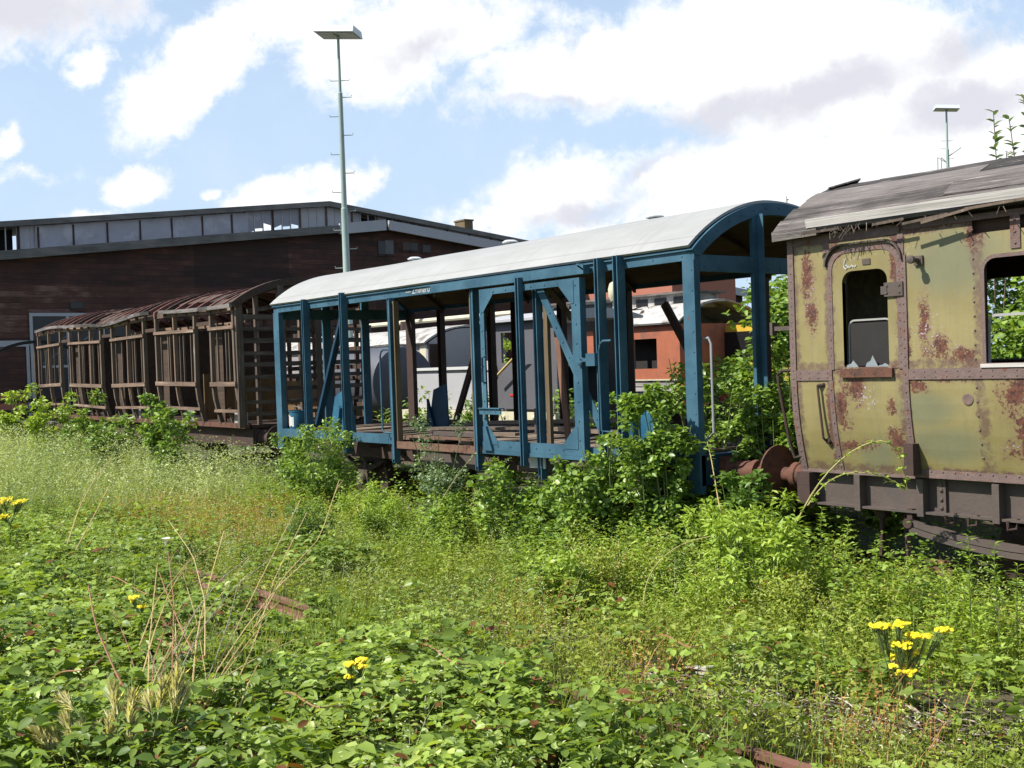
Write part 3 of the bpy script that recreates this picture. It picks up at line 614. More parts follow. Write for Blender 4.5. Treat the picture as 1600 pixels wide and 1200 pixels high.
MB().box(DX0 + .02, DX0 + .46, DY - .09, DY - .01, 1.645, 1.655).box(DX0 + .02, DX0 + .46, DY - .07, DY - .055, 1.575, 1.644).rivets([(DX0 + .12 + .12 * i, DY - .07, 1.61) for i in range(3)]).build('latch_bar', M['blue'], dr)
MB().prism([(DX0 + .04, 1.42), (DX0 + .10, 1.42), (DX0 + .22, 1.12), (DX0 + .04, 1.12)], DY - .04, DY - .008).build('lower_catch', M['blue'], dr)
MB().box(-1.45, -1.30, -.18, -.11, 2.14, 2.28).box(-1.53, -1.45, -.16, -.14, 2.19, 2.23).bar((-1.62, -.15, 2.26), (-1.53, -.15, 2.22), .02, .02).bar((-1.62, -.15, 2.16), (-1.53, -.15, 2.20), .02, .02).build('door_latch', M['blue'], van)
# loose things hung on or standing in the blue wagon
pb = on_y(468, 662, .22)
BUX = float(pb[0])
bk = thing('paint_bucket', 'blue paint bucket with a torn white label at the left end of the blue wagon', 'bucket', (BUX, .22, 1.21))
MB().lathe([(.155, 0), (.165, .02), (.168, .30), (.178, .31), (.178, .325), (.16, .325), (.155, .04)], (BUX, .22, 1.21), 'z', 26).build('pail', M['blue_plate'], bk, True)
lp = []
for t in np.linspace(math.radians(215), math.radians(300), 9): lp.append((BUX + .1695 * math.cos(t), .22 + .1695 * math.sin(t)))
lm = MB(); k = len(lp)
lm.add([(x, y, 1.27 + (.02 if i % 3 == 0 else 0)) for i, (x, y) in enumerate(lp)] + [(x, y, 1.46 - (.03 if i > 5 else 0)) for i, (x, y) in enumerate(lp)], [(i, i + 1, k + i + 1, k + i) for i in range(k - 1)])
lm.build('label', M['white'], bk)
MB().tube([(BUX - .16, .22, 1.50), (BUX - .13, .20, 1.58), (BUX, .15, 1.61), (BUX + .12, .2, 1.57), (BUX + .17, .22, 1.50)], .005, 5).build('handle', M['grey_metal'], bk)
hl = thing('hanging_lamp', 'white oval bulkhead lamp dangling by its cable from the blue wagon', 'lamp', (-1.15, .02, 2.87))
MB().lathe([(.01, -.12), (.05, -.105), (.075, -.05), (.078, .03), (.06, .09), (.03, .11)], (-1.15, .02, 2.95), 'z', 20).build('lamp_body', M['cream'], hl, True)
MB().tube([(-1.13, .02, 3.06), (-1.05, .02, 3.12), (-1.0, .0, 3.15)], .01, 5).tube([(-1.15, .02, 2.83), (-1.12, .03, 2.6), (-1.13, .03, 2.45), (-1.18, .03, 2.36), (-1.12, .03, 2.30), (-1.09, .03, 2.4)], .005, 5).build('cable', M['grey_metal'], hl)
pl = MB().bar((-2.58, .35, 2.72), (-2.35, .30, 1.22), .09, .03, (0, 1, 0)); own(pl, 'leaning_board', m_wood('flaking_board', (.12, .06, .04), (.30, .15, .10), 2, 8, pale=(.66, .58, .54)), 'narrow leaning board with flaking white and red paint inside the blue wagon', 'board', (-2.35, .30, 1.2))

# ================================================================== olive coach
coach = thing('passenger_coach', 'derelict olive yellow passenger coach with rust streaks and a bare board roof', 'railway coach', (5.8, 1.35, 0))
CX0, CX1, CZ0, CZW, CZ1 = 1.25, 10.3, 1.10, 1.99, 3.27
def side_y(z): return 0.13 * ((CZW - z) / (CZW - CZ0)) ** 2 if z < CZW else 0.0
def rrect(x0, x1, z0, z1, rt, rb=.02, n=6):
    pts = []
    for cx_, cz, r, a0 in ((x1 - rb, z0 + rb, rb, -90), (x1 - rt, z1 - rt, rt, 0), (x0 + rt, z1 - rt, rt, 90), (x0 + rb, z0 + rb, rb, 180)):
        for i in range(n + 1): t = math.radians(a0 + 90 * i / n); pts.append((cx_ + r * math.cos(t), cz + r * math.sin(t)))
    return pts
def hole_cell(m, x0, x1, z0, z1, hole, yo, depth):
    """flat panel x0..x1, z0..z1 at y=yo with a hole, and the hole's rim reaching back by depth"""
    cx_ = sum(p[0] for p in hole) / len(hole); cz = sum(p[1] for p in hole) / len(hole); outer = []
    for hx, hz in hole:
        dx, dz = hx - cx_, hz - cz; t = min(((x1 if dx > 0 else x0) - cx_) / dx if abs(dx) > 1e-9 else 1e9, ((z1 if dz > 0 else z0) - cz) / dz if abs(dz) > 1e-9 else 1e9)
        outer.append((cx_ + dx * t, cz + dz * t))
    n = len(hole); vs = [(x, yo, z) for x, z in hole] + [(x, yo, z) for x, z in outer] + [(x, yo + depth, z) for x, z in hole]; fs = []
    for i in range(n):
        j = (i + 1) % n; fs.append((i, j, n + j, n + i)); fs.append((i, 2 * n + i, 2 * n + j, j))
        a, b = outer[i], outer[j]
        if abs(a[0] - b[0]) > 1e-6 and abs(a[1] - b[1]) > 1e-6:
            c = (a[0], b[1]) if (abs(a[0] - x0) < 1e-6 or abs(a[0] - x1) < 1e-6) else (b[0], a[1])
            vs.append((c[0], yo, c[1])); fs.append((n + i, n + j, len(vs) - 1))
    m.add(vs, fs)
WIN = [(3.15, 4.10), (4.75, 5.70), (6.35, 7.30), (7.95, 8.9)]
NEARW = [(1.83, 2.29)] + WIN + [(9.15, 9.61)]; FARW = [(1.66, 2.62), (3.2, 4.2), (4.8, 5.8), (6.4, 7.4), (8.0, 9.0)]
def coach_side(yb, s, name):
    """s=-1 near side facing -y; y = yb - s*curve"""
    m_ = MB(); f = lambda z: yb - s * side_y(z)
    zs = np.linspace(CZ0, CZW, 8)
    for i in range(7): m_.add([(CX0, f(zs[i]), zs[i]), (CX1, f(zs[i]), zs[i]), (CX1, f(zs[i + 1]), zs[i + 1]), (CX0, f(zs[i + 1]), zs[i + 1])], [(0, 1, 2, 3)])
    x = CX0; cells = [(a, b, 2.06, 2.91, .10) for a, b in (NEARW if s < 0 else FARW)]
    for a, b, z0, z1, r in cells:
        xa = a - .07; m_.add([(x, yb, CZW), (xa, yb, CZW), (xa, yb, CZ1), (x, yb, CZ1)], [(0, 1, 2, 3)])
        hole_cell(m_, xa, b + .07, CZW, CZ1, rrect(a, b, z0, z1, r), yb, -s * .05); x = b + .07
    m_.add([(x, yb, CZW), (CX1, yb, CZW), (CX1, yb, CZ1), (x, yb, CZ1)], [(0, 1, 2, 3)])
    return m_.build(name, M['coach'], coach)
wall = coach_side(0.0, -1, 'side_wall'); coach_side(2.7, 1, 'side_wall')
def inner_side(yb, s):
    m_ = MB(); x = CX0 + .02
    for a, b in (NEARW if s < 0 else FARW):
        m_.box(x, a - .0, *sorted((yb - s * .05, yb - s * .07)), 1.62, CZ1); m_.box(a, b, *sorted((yb - s * .05, yb - s * .07)), 1.62, 2.06); m_.box(a, b, *sorted((yb - s * .05, yb - s * .07)), 2.91, CZ1); x = b
    m_.box(x, CX1 - .02, *sorted((yb - s * .05, yb - s * .07)), 1.62, CZ1); m_.build('inner_lining', M['dark_wood'], coach)
inner_side(.01, -1); inner_side(2.69, 1)
for X in (CX0, CX1 - .03): MB().prism([(0.13, CZ0), (2.57, CZ0), (2.7, CZW), (2.7, CZ1)] + [(y, z) for y, z in arc_yz(0, 2.7, CZ1, .5, 16)[::-1][1:-1]] + [(0, CZ1), (0, CZW)], X + .002, X + .03, 'yz').build('end_wall', M['coach'], coach)
MB().box(CX0 + .04, CX1 - .04, .14, 2.56, CZ0 + .0, CZ0 + .05).build('floor', M['floor'], coach)
MB().box(4.42, 4.46, .1, 2.6, CZ0 + .06, 3.4).build('partition', M['dark_wood'], coach)
MB().box(1.66, 2.62, 2.60, 2.64, 2.055, 2.075).build('far_window_bar', M['glass_frame'], coach)
MB().box(CX0 + .05, CX1 - .05, .08, 2.62, 3.30, 3.33).build('ceiling', M['dark_wood'], coach)
# beading, seams and rivets on the near side
def seam(m_, x0, x1, z0, z1, proud=.008, rv='z', step=.075, r=.008):
    if rv == 'z':
        zs = np.linspace(z0, z1, max(2, int((z1 - z0) / .12)))
        for i in range(len(zs) - 1):
            ya, yb_ = side_y(zs[i]), side_y(zs[i + 1])
            m_.add([(x0, ya - proud, zs[i]), (x1, ya - proud, zs[i]), (x1, yb_ - proud, zs[i + 1]), (x0, yb_ - proud, zs[i + 1]), (x0, ya + .004, zs[i]), (x1, ya + .004, zs[i]), (x1, yb_ + .004, zs[i + 1]), (x0, yb_ + .004, zs[i + 1])], [(0, 1, 2, 3), (0, 3, 7, 4), (1, 5, 6, 2)])
        m_.rivets([((x0 + x1) / 2, side_y(z) - proud, z) for z in np.arange(z0 + .04, z1 - .02, step)], r)
    else:
        y = side_y((z0 + z1) / 2); m_.box(x0, x1, y - proud, y + .012, z0, z1); m_.rivets([(x, y - proud, z) for x in np.arange(x0 + .05, x1 - .02, step) for z in ((z0 + z1) / 2 + .022, (z0 + z1) / 2 - .022)[:2 if rv == 'xx' else 1]], r)
sm_ = MB(); seam(sm_, CX0 - .01, CX0 + .055, CZ0, CZ1, .012); sm_.build('corner_strip', M['seam'], coach)
sm_ = MB(); seam(sm_, 2.42, 2.475, CZ0 + .1, 3.0, .012); sm_.build('riveted_seam', M['seam'], coach)
bl = MB(); seam(bl, CX0 + .05, 1.70, 1.945, 2.04, .010, 'xx', .1); seam(bl, 2.475, CX1, 1.945, 2.035, .010, 'xx', .1); bl.build('waist_strip', M['seam'], coach)
lo = MB(); seam(lo, 2.43, CX1, CZ0 + .005, CZ0 + .075, .012, 'x', .11, .01); seam(lo, CX0, 2.43, CZ0 - .01, CZ0 + .02, .012, 'x', .3); lo.build('lower_strip', M['seam'], coach)
vs_ = MB(); vs_.rivets([(3.08, side_y(z) - .001, z) for z in np.arange(1.3, 3.2, .115)], .010); vs_.build('rivet_row', M['seam'], coach)
vs_ = MB(); seam(vs_, 3.40, 3.48, 2.96, 3.24, .01, 'z', .09, .012); vs_.build('riveted_seam', M['seam'], coach)
for xx in (4.42, 6.02, 7.62, 9.02): vs_ = MB(); seam(vs_, xx, xx + .05, CZ0 + .1, CZ1 - .05, .01); vs_.build('riveted_seam', M['seam'], coach)
cv = MB(); cv.box(CX0 + .03, 2.42, -.008, .0, 3.185, 3.255).box(2.46, CX1, -.006, .0, 3.215, 3.265); cv.build('eave_strip', M['seam'], coach)
# arched door surround
def strip_path(m_, pts, w_, proud):
    for i in range(len(pts) - 1):
        a = np.array(pts[i]); b = np.array(pts[i + 1]); d = (b - a) / np.linalg.norm(b - a); nn = np.array([-d[1], d[0]]) * w_ / 2
        q = [a - nn, b - nn, b + nn, a + nn]; m_.prism([tuple(v) for v in q], -proud + random.uniform(0, .0008), .004)
arch = [(1.70, 2.04), (1.70, 2.90)] + [(1.88 + .18 * math.cos(t), 2.92 + .18 * math.sin(t)) for t in np.linspace(math.pi, math.pi / 2, 7)] + [(2.21, 3.10)] + [(2.23 + .18 * math.cos(t), 2.92 + .18 * math.sin(t)) for t in np.linspace(math.pi / 2, 0, 7)] + [(2.41, 2.04)]
ds = MB(); strip_path(ds, arch, .05, .010); seam(ds, 1.64, 1.70, 3.0, 3.19, .007); seam(ds, 2.40, 2.455, 3.0, 3.19, .007); seam(ds, 1.66, 1.71, CZ0 + .02, 1.945, .008, 'z', .1)
ds.rivets([(1.70, -.010, z) for z in np.arange(2.1, 2.9, .07)] + [(2.41, -.010, z) for z in np.arange(2.1, 2.9, .07)], .007)
dsurf = ds.build('door_frame', M['seam'], coach)
hd = MB(); strip_path(hd, [(x + (-.035 if x < 2.05 else .03), z + .05) for x, z in arch[2:-1]], .016, .035); hd.build('door_hood', M['solebar'], dsurf)
# door leaf: the part of the side between the frame strips, proud by a few millimetres
dl = MB(); hole_cell(dl, 1.727, 2.384, 2.045, 3.072, rrect(1.83, 2.29, 2.06, 2.91, .10), -.004, .05); dleaf = dl.build('coach_door', M['coach'], coach)
MB().box(1.80, 2.33, -.03, -.005, 1.97, 2.045).rivets([(1.85 + .1 * i, -.03, 2.0) for i in range(5)], .007).build('door_sill', M['rust'], dleaf)
wf = MB(); strip_path(wf, [(1.84, 2.06)] + [(1.90 + .055 * math.cos(t), 2.42 + .055 * math.sin(t)) for t in np.linspace(math.pi, math.pi / 2, 5)] + [(2.22 + .055 * math.cos(t), 2.42 + .055 * math.sin(t)) for t in np.linspace(math.pi / 2, 0, 5)] + [(2.28, 2.06)], .016, .0)
for i, v in enumerate(wf.v): wf.v[i] = (v[0], v[1] + .06, v[2])
wf.build('window_frame', M['glass_frame'], dleaf)
MB().box(1.86, 2.26, .06, .064, 2.07, 2.45).build('window_pane', M['black'], dleaf)  # pane coloured black to stand in for the unlit interior
for a, h in ((1.90, .06), (2.10, .10), (2.22, .03)): MB().prism([(a - .06, 2.058), (a + .07, 2.058), (a + .05, 2.065 + h * .3), (a + .015, 2.06 + h), (a - .005, 2.06 + h * .55), (a - .045, 2.06 + h * .35)], .01, .014).build('broken_glass', M['shard'], dleaf)
MB().box(2.27, 2.45, -.025, -.012, 2.66, 2.78).box(2.24, 2.30, -.030, -.012, 2.68, 2.75).rivets([(2.30, -.026, 2.75), (2.30, -.026, 2.69), (2.42, -.026, 2.75), (2.42, -.026, 2.69)], .01).build('door_hinge', M['solebar'], dleaf)
MB().box(2.05, 2.13, -.012, -.005, 2.955, 3.005).build('number_plate', M['solebar'], dleaf)
ck = MB()
for st in ([(1.86, 2.985), (1.88, 3.02), (1.865, 2.99), (1.855, 2.955), (1.875, 2.93), (1.90, 2.945), (1.885, 2.965), (1.87, 2.955)], [(1.91, 2.96), (1.915, 2.94), (1.935, 2.95), (1.94, 2.965)], [(1.945, 2.96), (1.955, 2.94), (1.965, 2.955), (1.975, 2.94), (1.985, 2.96)]):
    ck.tube([(x, -.006, z) for x, z in st], .0055, 5)
ck.build('chalk_writing', M['white'], dleaf)
MB().tube([(1.55, .09 - .10, 1.90), (1.555, -.03, 1.90), (1.56, -.035, 1.86), (1.58, -.0, 1.42), (1.58, .03, 1.40), (1.60, .08, 1.39)], .012, 8).tube([(1.60, .0, 1.905), (1.555, -.03, 1.90)], .016, 8).lathe([(.02, 0), (.028, .01), (.02, .03)], (1.60, .0, 1.905), 'y', 10).lathe([(.02, 0), (.028, .01), (.02, .03)], (1.60, .03, 1.39), 'y', 10).build('hand_rail', M['rust_dark'], coach, True)
for i, (a, b) in enumerate(WIN):
    wm = MB(); strip_path(wm, rrect(a + .01, b - .01, 2.055, 2.915, .11)[7:] + rrect(a + .01, b - .01, 2.055, 2.915, .11)[:1], .03, .010); wfr = wm.build('window', M['seam'], coach)
    wb = MB(); strip_path(wb, [(a + .02, 2.07)] + [(a + .075 + .05 * math.cos(t), 2.40 + .05 * math.sin(t)) for t in np.linspace(math.pi, math.pi / 2, 5)] + [(b - .075 + .05 * math.cos(t), 2.40 + .05 * math.sin(t)) for t in np.linspace(math.pi / 2, 0, 5)] + [(b - .02, 2.07)], .022, 0)
    for q, v in enumerate(wb.v): wb.v[q] = (v[0], v[1] + .05, v[2])
    wb.build('window_frame', M['glass_frame'], wfr)
    MB().box(a - .02, b + .02, -.02, .03, 2.035, 2.065).build('window_sill', M['grey_board'], wfr)
# lamp bracket with its knob, ring, and pipe stub at the corner
MB().lathe([(.025, 0), (.03, -.02), (.02, -.03), (.02, -.11), (.035, -.115), (.035, -.14), (.01, -.15)], (2.60, 0, 2.945), 'y', 12).box(2.56, 2.64, -.02, 0, 2.90, 2.98).build('lamp_bracket', M['solebar'], coach, True)
MB().lathe([(.048, .01), (.048, -.004), (.038, -.006), (.03, -.003), (.004, -.003)], (3.0, side_y(1.78), 1.78), 'y', 18).build('filler_ring', M['seam'], coach, True)
MB().box(2.42, 2.51, -.03, .08, 1.13, 1.40).build('junction_box', M['rust_dark'], coach)
MB().box(1.02, 1.25, .02, .05, 2.42, 2.46).box(1.0, 1.03, -.0, .07, 2.38, 2.50).build('lamp_iron', M['solebar'], coach)
hoop([(1.27, .04, 2.045), (1.12, .0, 2.04), (1.08, .0, 2.0), (1.09, .0, 1.9), (1.16, .05, 1.35), (1.19, .08, 1.22), (1.28, .10, 1.24)], .016, M['rust_dark'], coach)
# roof of bare boards
rf = MB(); N = 15; yA, yB = -.10, 2.80
prof = arc_yz(yA, yB, 3.30, .54, N * 2, 0)
for b in range(N):
    (y0, z0), (y1, z1), (y2, z2) = prof[2 * b], prof[2 * b + 1], prof[2 * b + 2]; x = CX0 - .10 + random.uniform(-.05, .05)
    while x < CX1 + .1:
        L = random.uniform(1.6, 3.5); xe = min(x + L, CX1 + .12); g = .011; lift = random.uniform(0, .018); l2 = random.uniform(0, .016)
        ny = (y1 - 1.35) * .35; nl = math.hypot(ny, 1)
        def pt(xx, yy, zz, o): return (xx, yy + ny / nl * o, zz + o / nl)
        nseg = 5; top = []
        for q in range(nseg + 1):
            xx = x + (xe - x) * q / nseg; wv = random.uniform(-.003, .003)
            for (yy, zz, e) in ((y0, z0, g), (y1, z1, 0), (y2, z2, -g)): top.append(pt(xx, yy + e, zz, .022 + lift + (l2 if q in (0, nseg) else 0) + wv))
            for (yy, zz, e) in ((y0, z0, g), (y2, z2, -g)): top.append(pt(xx, yy + e, zz, -.004))
        fs = []
        for q in range(nseg):
            a = q * 5; c = a + 5; fs += [(a, c, c + 1, a + 1), (a + 1, c + 1, c + 2, a + 2), (a, a + 3, c + 3, c), (a + 2, c + 2, c + 4, a + 4)]
        fs += [(0, 1, 2, 4, 3), (nseg * 5, nseg * 5 + 3, nseg * 5 + 4, nseg * 5 + 2, nseg * 5 + 1)]
        rf.add(top, fs); x = xe + .006
roof = rf.build('roof', M['grey_wood_x'], coach)
build_arch_sheet('roof_underlay', CX0 - .05, CX1 + .05, yA + .03, yB - .03, 3.285, .535, .012, M['black'], roof, 1)
MB().bar((CX0 + .30, -.125, 3.365), (CX1 + .1, -.125, 3.365), .014, .075, (0, -.25, 1)).build('eave_board', M['grey_board'], roof)
MB().bar((CX0 - .10, -.10, 3.29), (CX0 + .40, -.10, 3.30), .03, .09, (0, 0, 1)).build('eave_end', M['grey_wood_x'], roof)
sl_ = MB()
for x0, x1, z0, z1 in ((2.25, 2.55, 3.275, 3.29), (2.55, 2.95, 3.245, 3.28), (2.72, 3.15, 3.235, 3.30), (3.1, 3.9, 3.30, 3.325), (1.55, 1.9, 3.275, 3.285), (4.2, 5.5, 3.30, 3.27)): sl_.bar((x0, -.125 - random.uniform(0, .05), z0), (x1, -.13, z1), .012, .022)
for _ in range(44):
    x = random.gauss(2.0, .10) if _ < 22 else random.uniform(1.5, 4.5); sl_.bar((x, -.12, 3.29 + random.uniform(-.01, .02)), (x + random.uniform(-.07, .07), -.13 - random.uniform(0, .03), 3.27 - random.uniform(.0, .10 if _ < 22 else .05)), .004, .006)
sl_.build('torn_felt', M['dark_wood_z'], roof)
rl = MB().bar((1.52, 1.15, 3.85), (1.95, 1.25, 3.862), .25, .012).bar((CX0 - .1, .75, 3.79), (CX0 + .12, .95, 3.86), .25, .014); rl.build('lifted_board', M['grey_wood_x'], roof)
# underframe
sb = MB().box(CX0 + .02, CX1, .20, .24, .80, 1.09).box(CX0 + .02, CX1, .12, .20, .79, .81)
for x in (1.33, 1.85, 2.48, 3.16, 3.9, 4.6, 5.4, 6.4, 7.4, 8.4): sb.box(x - .03, x + .03, .10, .199, .77, 1.09)
sb.box(2.60, 2.68, .17, .199, .80, 1.09).rivets([(2.64, .17, z) for z in (.85, .92, 1.0, 1.05)], .02)
sb.build('solebar', M['solebar'], coach); MB().box(CX0 + .02, CX1, 2.46, 2.5, .80, 1.09).build('solebar', M['rust_dark'], coach)
for x in (2.78, 2.98, 3.32, 3.9):
    MB().tube([(x, .15, .82), (x, .12, .74), (x - .06, .10, .73), (x - .06, .10, .80)], .014, 6).build('cable_hook', M['rust_dark'], coach)
MB().box(CX0 - .02, CX0 + .12, .05, 2.65, .80, 1.09).build('buffer_beam', M['rust_dark'], coach)
for y in (.475, 2.225): buffer(CX0, -1, y, coach, M['rust'], M['rust'], .29)
XW = 3.42
wheelset(XW, coach); wheelset(8.3, coach)
for yy in (.17, 2.53):
    pts = [(XW + t * 1.06, .585 + .13 * t * t) for t in np.linspace(-1, 1, 15)]
    for k in range(2): MB().prism([(a * 1, b + .012 - k * .055) for a, b in pts] + [(a, b - .035 - k * .055) for a, b in pts[::-1]], yy - .05 - .01 * k, yy + .05).build('leaf_spring', M['solebar'], coach)
for x in (2.35, 4.5): MB().bar((x, .17, .82), (x, .17, .66), .06, .05).tube([(x, .10, .70), (x, .24, .70)], .045, 10).build('spring_hanger', M['rust_dark'], coach)
MB().bar((1.98, .3, .85), (1.95, .3, .35), .03, .03).bar((2.2, .32, .8), (2.24, .3, .2), .04, .03).box(1.93, 2.02, .26, .36, .70, .84).build('brake_hanger', M['rust_dark'], coach)
MB().box(2.9, 4.3, .8, 1.9, .45, .8).build('battery_box', M['black'], coach)
MB().box(CX0 + .1, CX1, .9, .98, .75, 1.05).box(CX0 + .1, CX1, 1.7, 1.78, .75, 1.05).build('underframe', M['rust_dark'], coach)

# ================================================================== brown skeleton coach
BX0, BX1, BY0, BY1 = -24.0, -11.15, 0.0, 2.7
sk = thing('skeleton_coach', 'stripped brown timber skeleton of an old passenger coach with bare ribs and gaping windows', 'railway coach', (-17.5, 1.35, 0))
def by(z): return .16 * max(0, (2.0 - z) / .8) ** 1.6
def sag(x): return .05 * math.sin((x + 24) * .9) + (.03 if x < -19 else 0)
def post(x, w_, z0, z1, mat, s=0, d=.08, name='side_post', lean=0.0):
    m_ = MB(); zs = [z0] + [z for z in (1.45, 1.7, 2.0) if z0 < z < z1] + [z1]
    for a, b in zip(zs[:-1], zs[1:]):
        ya, yb_ = (by(a), by(b)) if s == 0 else (BY1 - by(a), BY1 - by(b))
        m_.bar((x + lean * (a - 2), ya, a), (x + lean * (b - 2), yb_, b + .01), w_, d, (0, 1, 0))
    return m_.build(name, mat, sk)
doors = [(-21.85, -21.2), (-18.62, -18.0), (-15.75, -15.2), (-12.95, -12.35)]
bays = [(-24.0, -21.9), (-21.15, -18.66), (-17.95, -15.8), (-15.15, -13.0), (-12.3, -11.15)]
for a, b in bays:
    post(a + .05, .065, 1.22, 3.42, M['dark_wood_z'], lean=random.uniform(-.012, .012)); post(b - .05, .07, 1.22, 3.42, M['dark_wood_z'], lean=random.uniform(-.02, .02))
    Lb = b - a; k = max(1, round(Lb / .95))
    for q in range(1, k):
        x = a + Lb * q / k; post(x, .048, 1.25, 3.40, M['dark_wood_z'] if random.random() < .6 else M['brown_up'], lean=random.uniform(-.03, .03))
    for q in range(2 * k - 1):
        if random.random() < .8: x = a + Lb * (q + 1) / (2 * k) + random.uniform(-.05, .05); post(x, .034, 1.25, 2.0 if random.random() < .6 else 1.54, M['brown_up'] if random.random() < .5 else M['dark_wood_z'], d=.05, lean=random.uniform(-.04, .04), name='lower_post')
    for q in range(k):
        xc = a + Lb * (q + .5) / k
        for dx in ((-.28, -.13, .27) if q % 2 else (-.26, .12, .27)):
            if random.random() < .85: post(xc + dx + random.uniform(-.03, .03), .028, 2.06, 3.08 + random.uniform(-.02, .05), M['brown_up'] if random.random() < .4 else M['dark_wood_z'], d=.035, name='window_mullion')
    rz = [(3.06, .06, .06), (2.02, .08, .05), (1.52, .055, .05)]
    for z, h, d in rz:
        MB().bar((a, by(z) - .035, z + sag(a) * .4), (b, by(z) - .035, z + sag(b) * .4 + random.uniform(-.015, .015)), d, h).build('side_rail', M['brown_x'], sk)
    if random.random() < .8:
        x = a + Lb * random.uniform(.2, .6); MB().box(x, x + .55, .14, .16, 1.25, 1.48).build('skirt_panel', M['grey_plank'], sk)
for a, b in doors:
    MB().box(a + .10, b - .12, .30, .33, 1.25, 3.15).build('door_panel', M['dark_wood'], sk)
    MB().bar((a - .05, .02, 3.16), (b + .05, .02, 3.16), .05, .07).build('door_lintel', M['dark_wood'], sk)
MB().bar((BX0, .17, 1.23), (BX1, .17, 1.23), .12, .09).build('sill_beam', M['rust'], sk); MB().bar((BX0, 2.53, 1.23), (BX1, 2.53, 1.23), .12, .09).build('sill_beam', M['dark_wood'], sk)
for s_, yy in ((0, .03), (1, 2.67)):
    m_ = MB(); xs = np.linspace(BX0, BX1, 14)
    for a, b in zip(xs[:-1], xs[1:]): m_.bar((a, yy, 3.40 + sag(a) * .6), (b + .005, yy, 3.40 + sag(b) * .6), .09, .09)
    m_.build('eave_beam', M['brown_x'], sk)
gut = MB(); xs = np.linspace(BX0 + .1, BX1 + .05, 26)
for i, (a, b) in enumerate(zip(xs[:-1], xs[1:])):
    if i == 17: gut.build('gutter_board', M['grey_wood_x'], sk); gut = MB(); continue
    d0 = -.10 + .03 * math.sin(i * 1.3); gut.bar((a, -.10 + .02 * math.sin(i * .7), 3.46 + sag(a) + .012 * math.sin(i * .9)), (b + .004, -.10 + .02 * math.sin(i * .7 + .7), 3.46 + sag(b) + .012 * math.sin(i * .9 + .9)), .04, .07)
gut.build('gutter_board', M['grey_wood_x'], sk)
for x in np.linspace(BX0 + .05, BX1 - .05, 24):
    o = arc_yz(-.06, 2.76, 3.475 + sag(x) * .7, .44, 14, .0); i_ = arc_yz(-.06, 2.76, 3.37 + sag(x) * .7, .44, 14, 0)
    MB().prism(o + i_[::-1], x - .035, x + .035, 'yz').build('roof_rib', M['rib_red'] if random.random() < .75 else M['dark_wood'], sk)
rb = MB()
for b in range(9):
    y0, z0 = arc_yz(-.06, 2.76, 3.455, .44, 9, 0)[b]; y1, z1 = arc_yz(-.06, 2.76, 3.455, .44, 9, 0)[b + 1]; x = BX0
    while x < BX1:
        L = random.choice([.75, 1.5, 2.2])
        if random.random() < (.42 if b < 4 else .7):
            xe = min(x + L, BX1); k_ = sag((x + xe) / 2) * .7; rb.add([(x, y0, z0 + k_), (xe, y0, z0 + k_), (xe, y1, z1 + k_), (x, y1, z1 + k_), (x, y0, z0 + k_ - .02), (xe, y0, z0 + k_ - .02), (xe, y1, z1 + k_ - .02), (x, y1, z1 + k_ - .02)], [(0, 1, 2, 3), (7, 6, 5, 4), (0, 4, 5, 1), (3, 2, 6, 7), (0, 3, 7, 4), (1, 5, 6, 2)])
        x += L
rb.build('roof_boards', M['dark_wood'], sk)
for (x, y0, y1, mat, z1) in ((-13.6, .35, 1.2, 'ochre', 2.2), (-12.1, .35, 1.4, 'ochre', 2.1), (-19.6, .3, 2.3, 'dark_wood', 3.2), (-16.9, .3, 2.3, 'dark_wood', 3.2), (-14.3, .9, 2.4, 'dark_wood', 3.1), (-22.4, .3, 2.3, 'dark_wood', 3.2)):
    MB().box(x, x + .03, y0, y1, 1.28, z1).build('partition', M[mat], sk)
MB().box(-15.0, -11.5, 1.9, 1.93, 1.28, 2.0).build('inner_panel', M['ochre'], sk)
MB().box(BX0, BX1, .2, 2.5, 1.18, 1.24).build('floor', M['dark_wood'], sk)
for x in np.linspace(BX0 + .1, BX1 - .4, 22): post(x, .055, 1.22, 3.42, M['dark_wood'], s=1)
for z in (1.5, 2.02, 2.25, 2.6, 3.05): MB().bar((BX0, BY1 - by(z), z), (BX1, BY1 - by(z), z), .05, .09).build('side_rail', M['dark_wood'], sk)
# lattice end wall
for z in list(np.arange(1.42, 3.3, .225)):
    MB().bar((BX1 + random.uniform(-.01, .01), .08, z + random.uniform(-.03, .03)), (BX1, 2.62, z + random.uniform(-.03, .03)), .03, random.uniform(.06, .11)).build('end_slat', M['slat_y'], sk)
for y, w_, x in ((.05, .13, 0), (.42, .07, -.06), (.86, .13, .05), (1.3, .07, -.05), (1.62, .10, .05), (1.95, .06, -.05), (2.2, .10, -.04), (2.64, .13, 0)):
    MB().box(BX1 + x - .04, BX1 + x + .04, y - w_ / 2, y + w_ / 2, 1.2, 3.44 + .40 * (1 - ((y - 1.35) / 1.42) ** 2)).build('end_post', M['dark_wood_z'], sk)
MB().prism(arc_yz(-.08, 2.78, 3.45, .47, 20, .03) + arc_yz(-.02, 2.72, 3.37, .44, 20, 0)[::-1], BX1 - .05, BX1 + .08, 'yz').build('end_arch', M['dark_wood'], sk)
MB().bar((BX1 - .3, .9, 3.5), (BX1 - .25, 2.2, 3.25), .05, .08).bar((BX1 - .6, .5, 3.35), (BX1 - .5, 1.7, 3.55), .05, .08).build('loose_beam', M['slat_y'], sk)
MB().box(BX0, BX1, .25, .35, .85, 1.17).box(BX0, BX1, 2.3, 2.4, .85, 1.17).build('underframe', M['rust_dark'], sk)
for y in (.475, 2.225): buffer(BX1, 1, y, sk, M['rust_dark'], M['rust_dark'])
for xc in (-21, -13.6): wheelset(xc, sk)
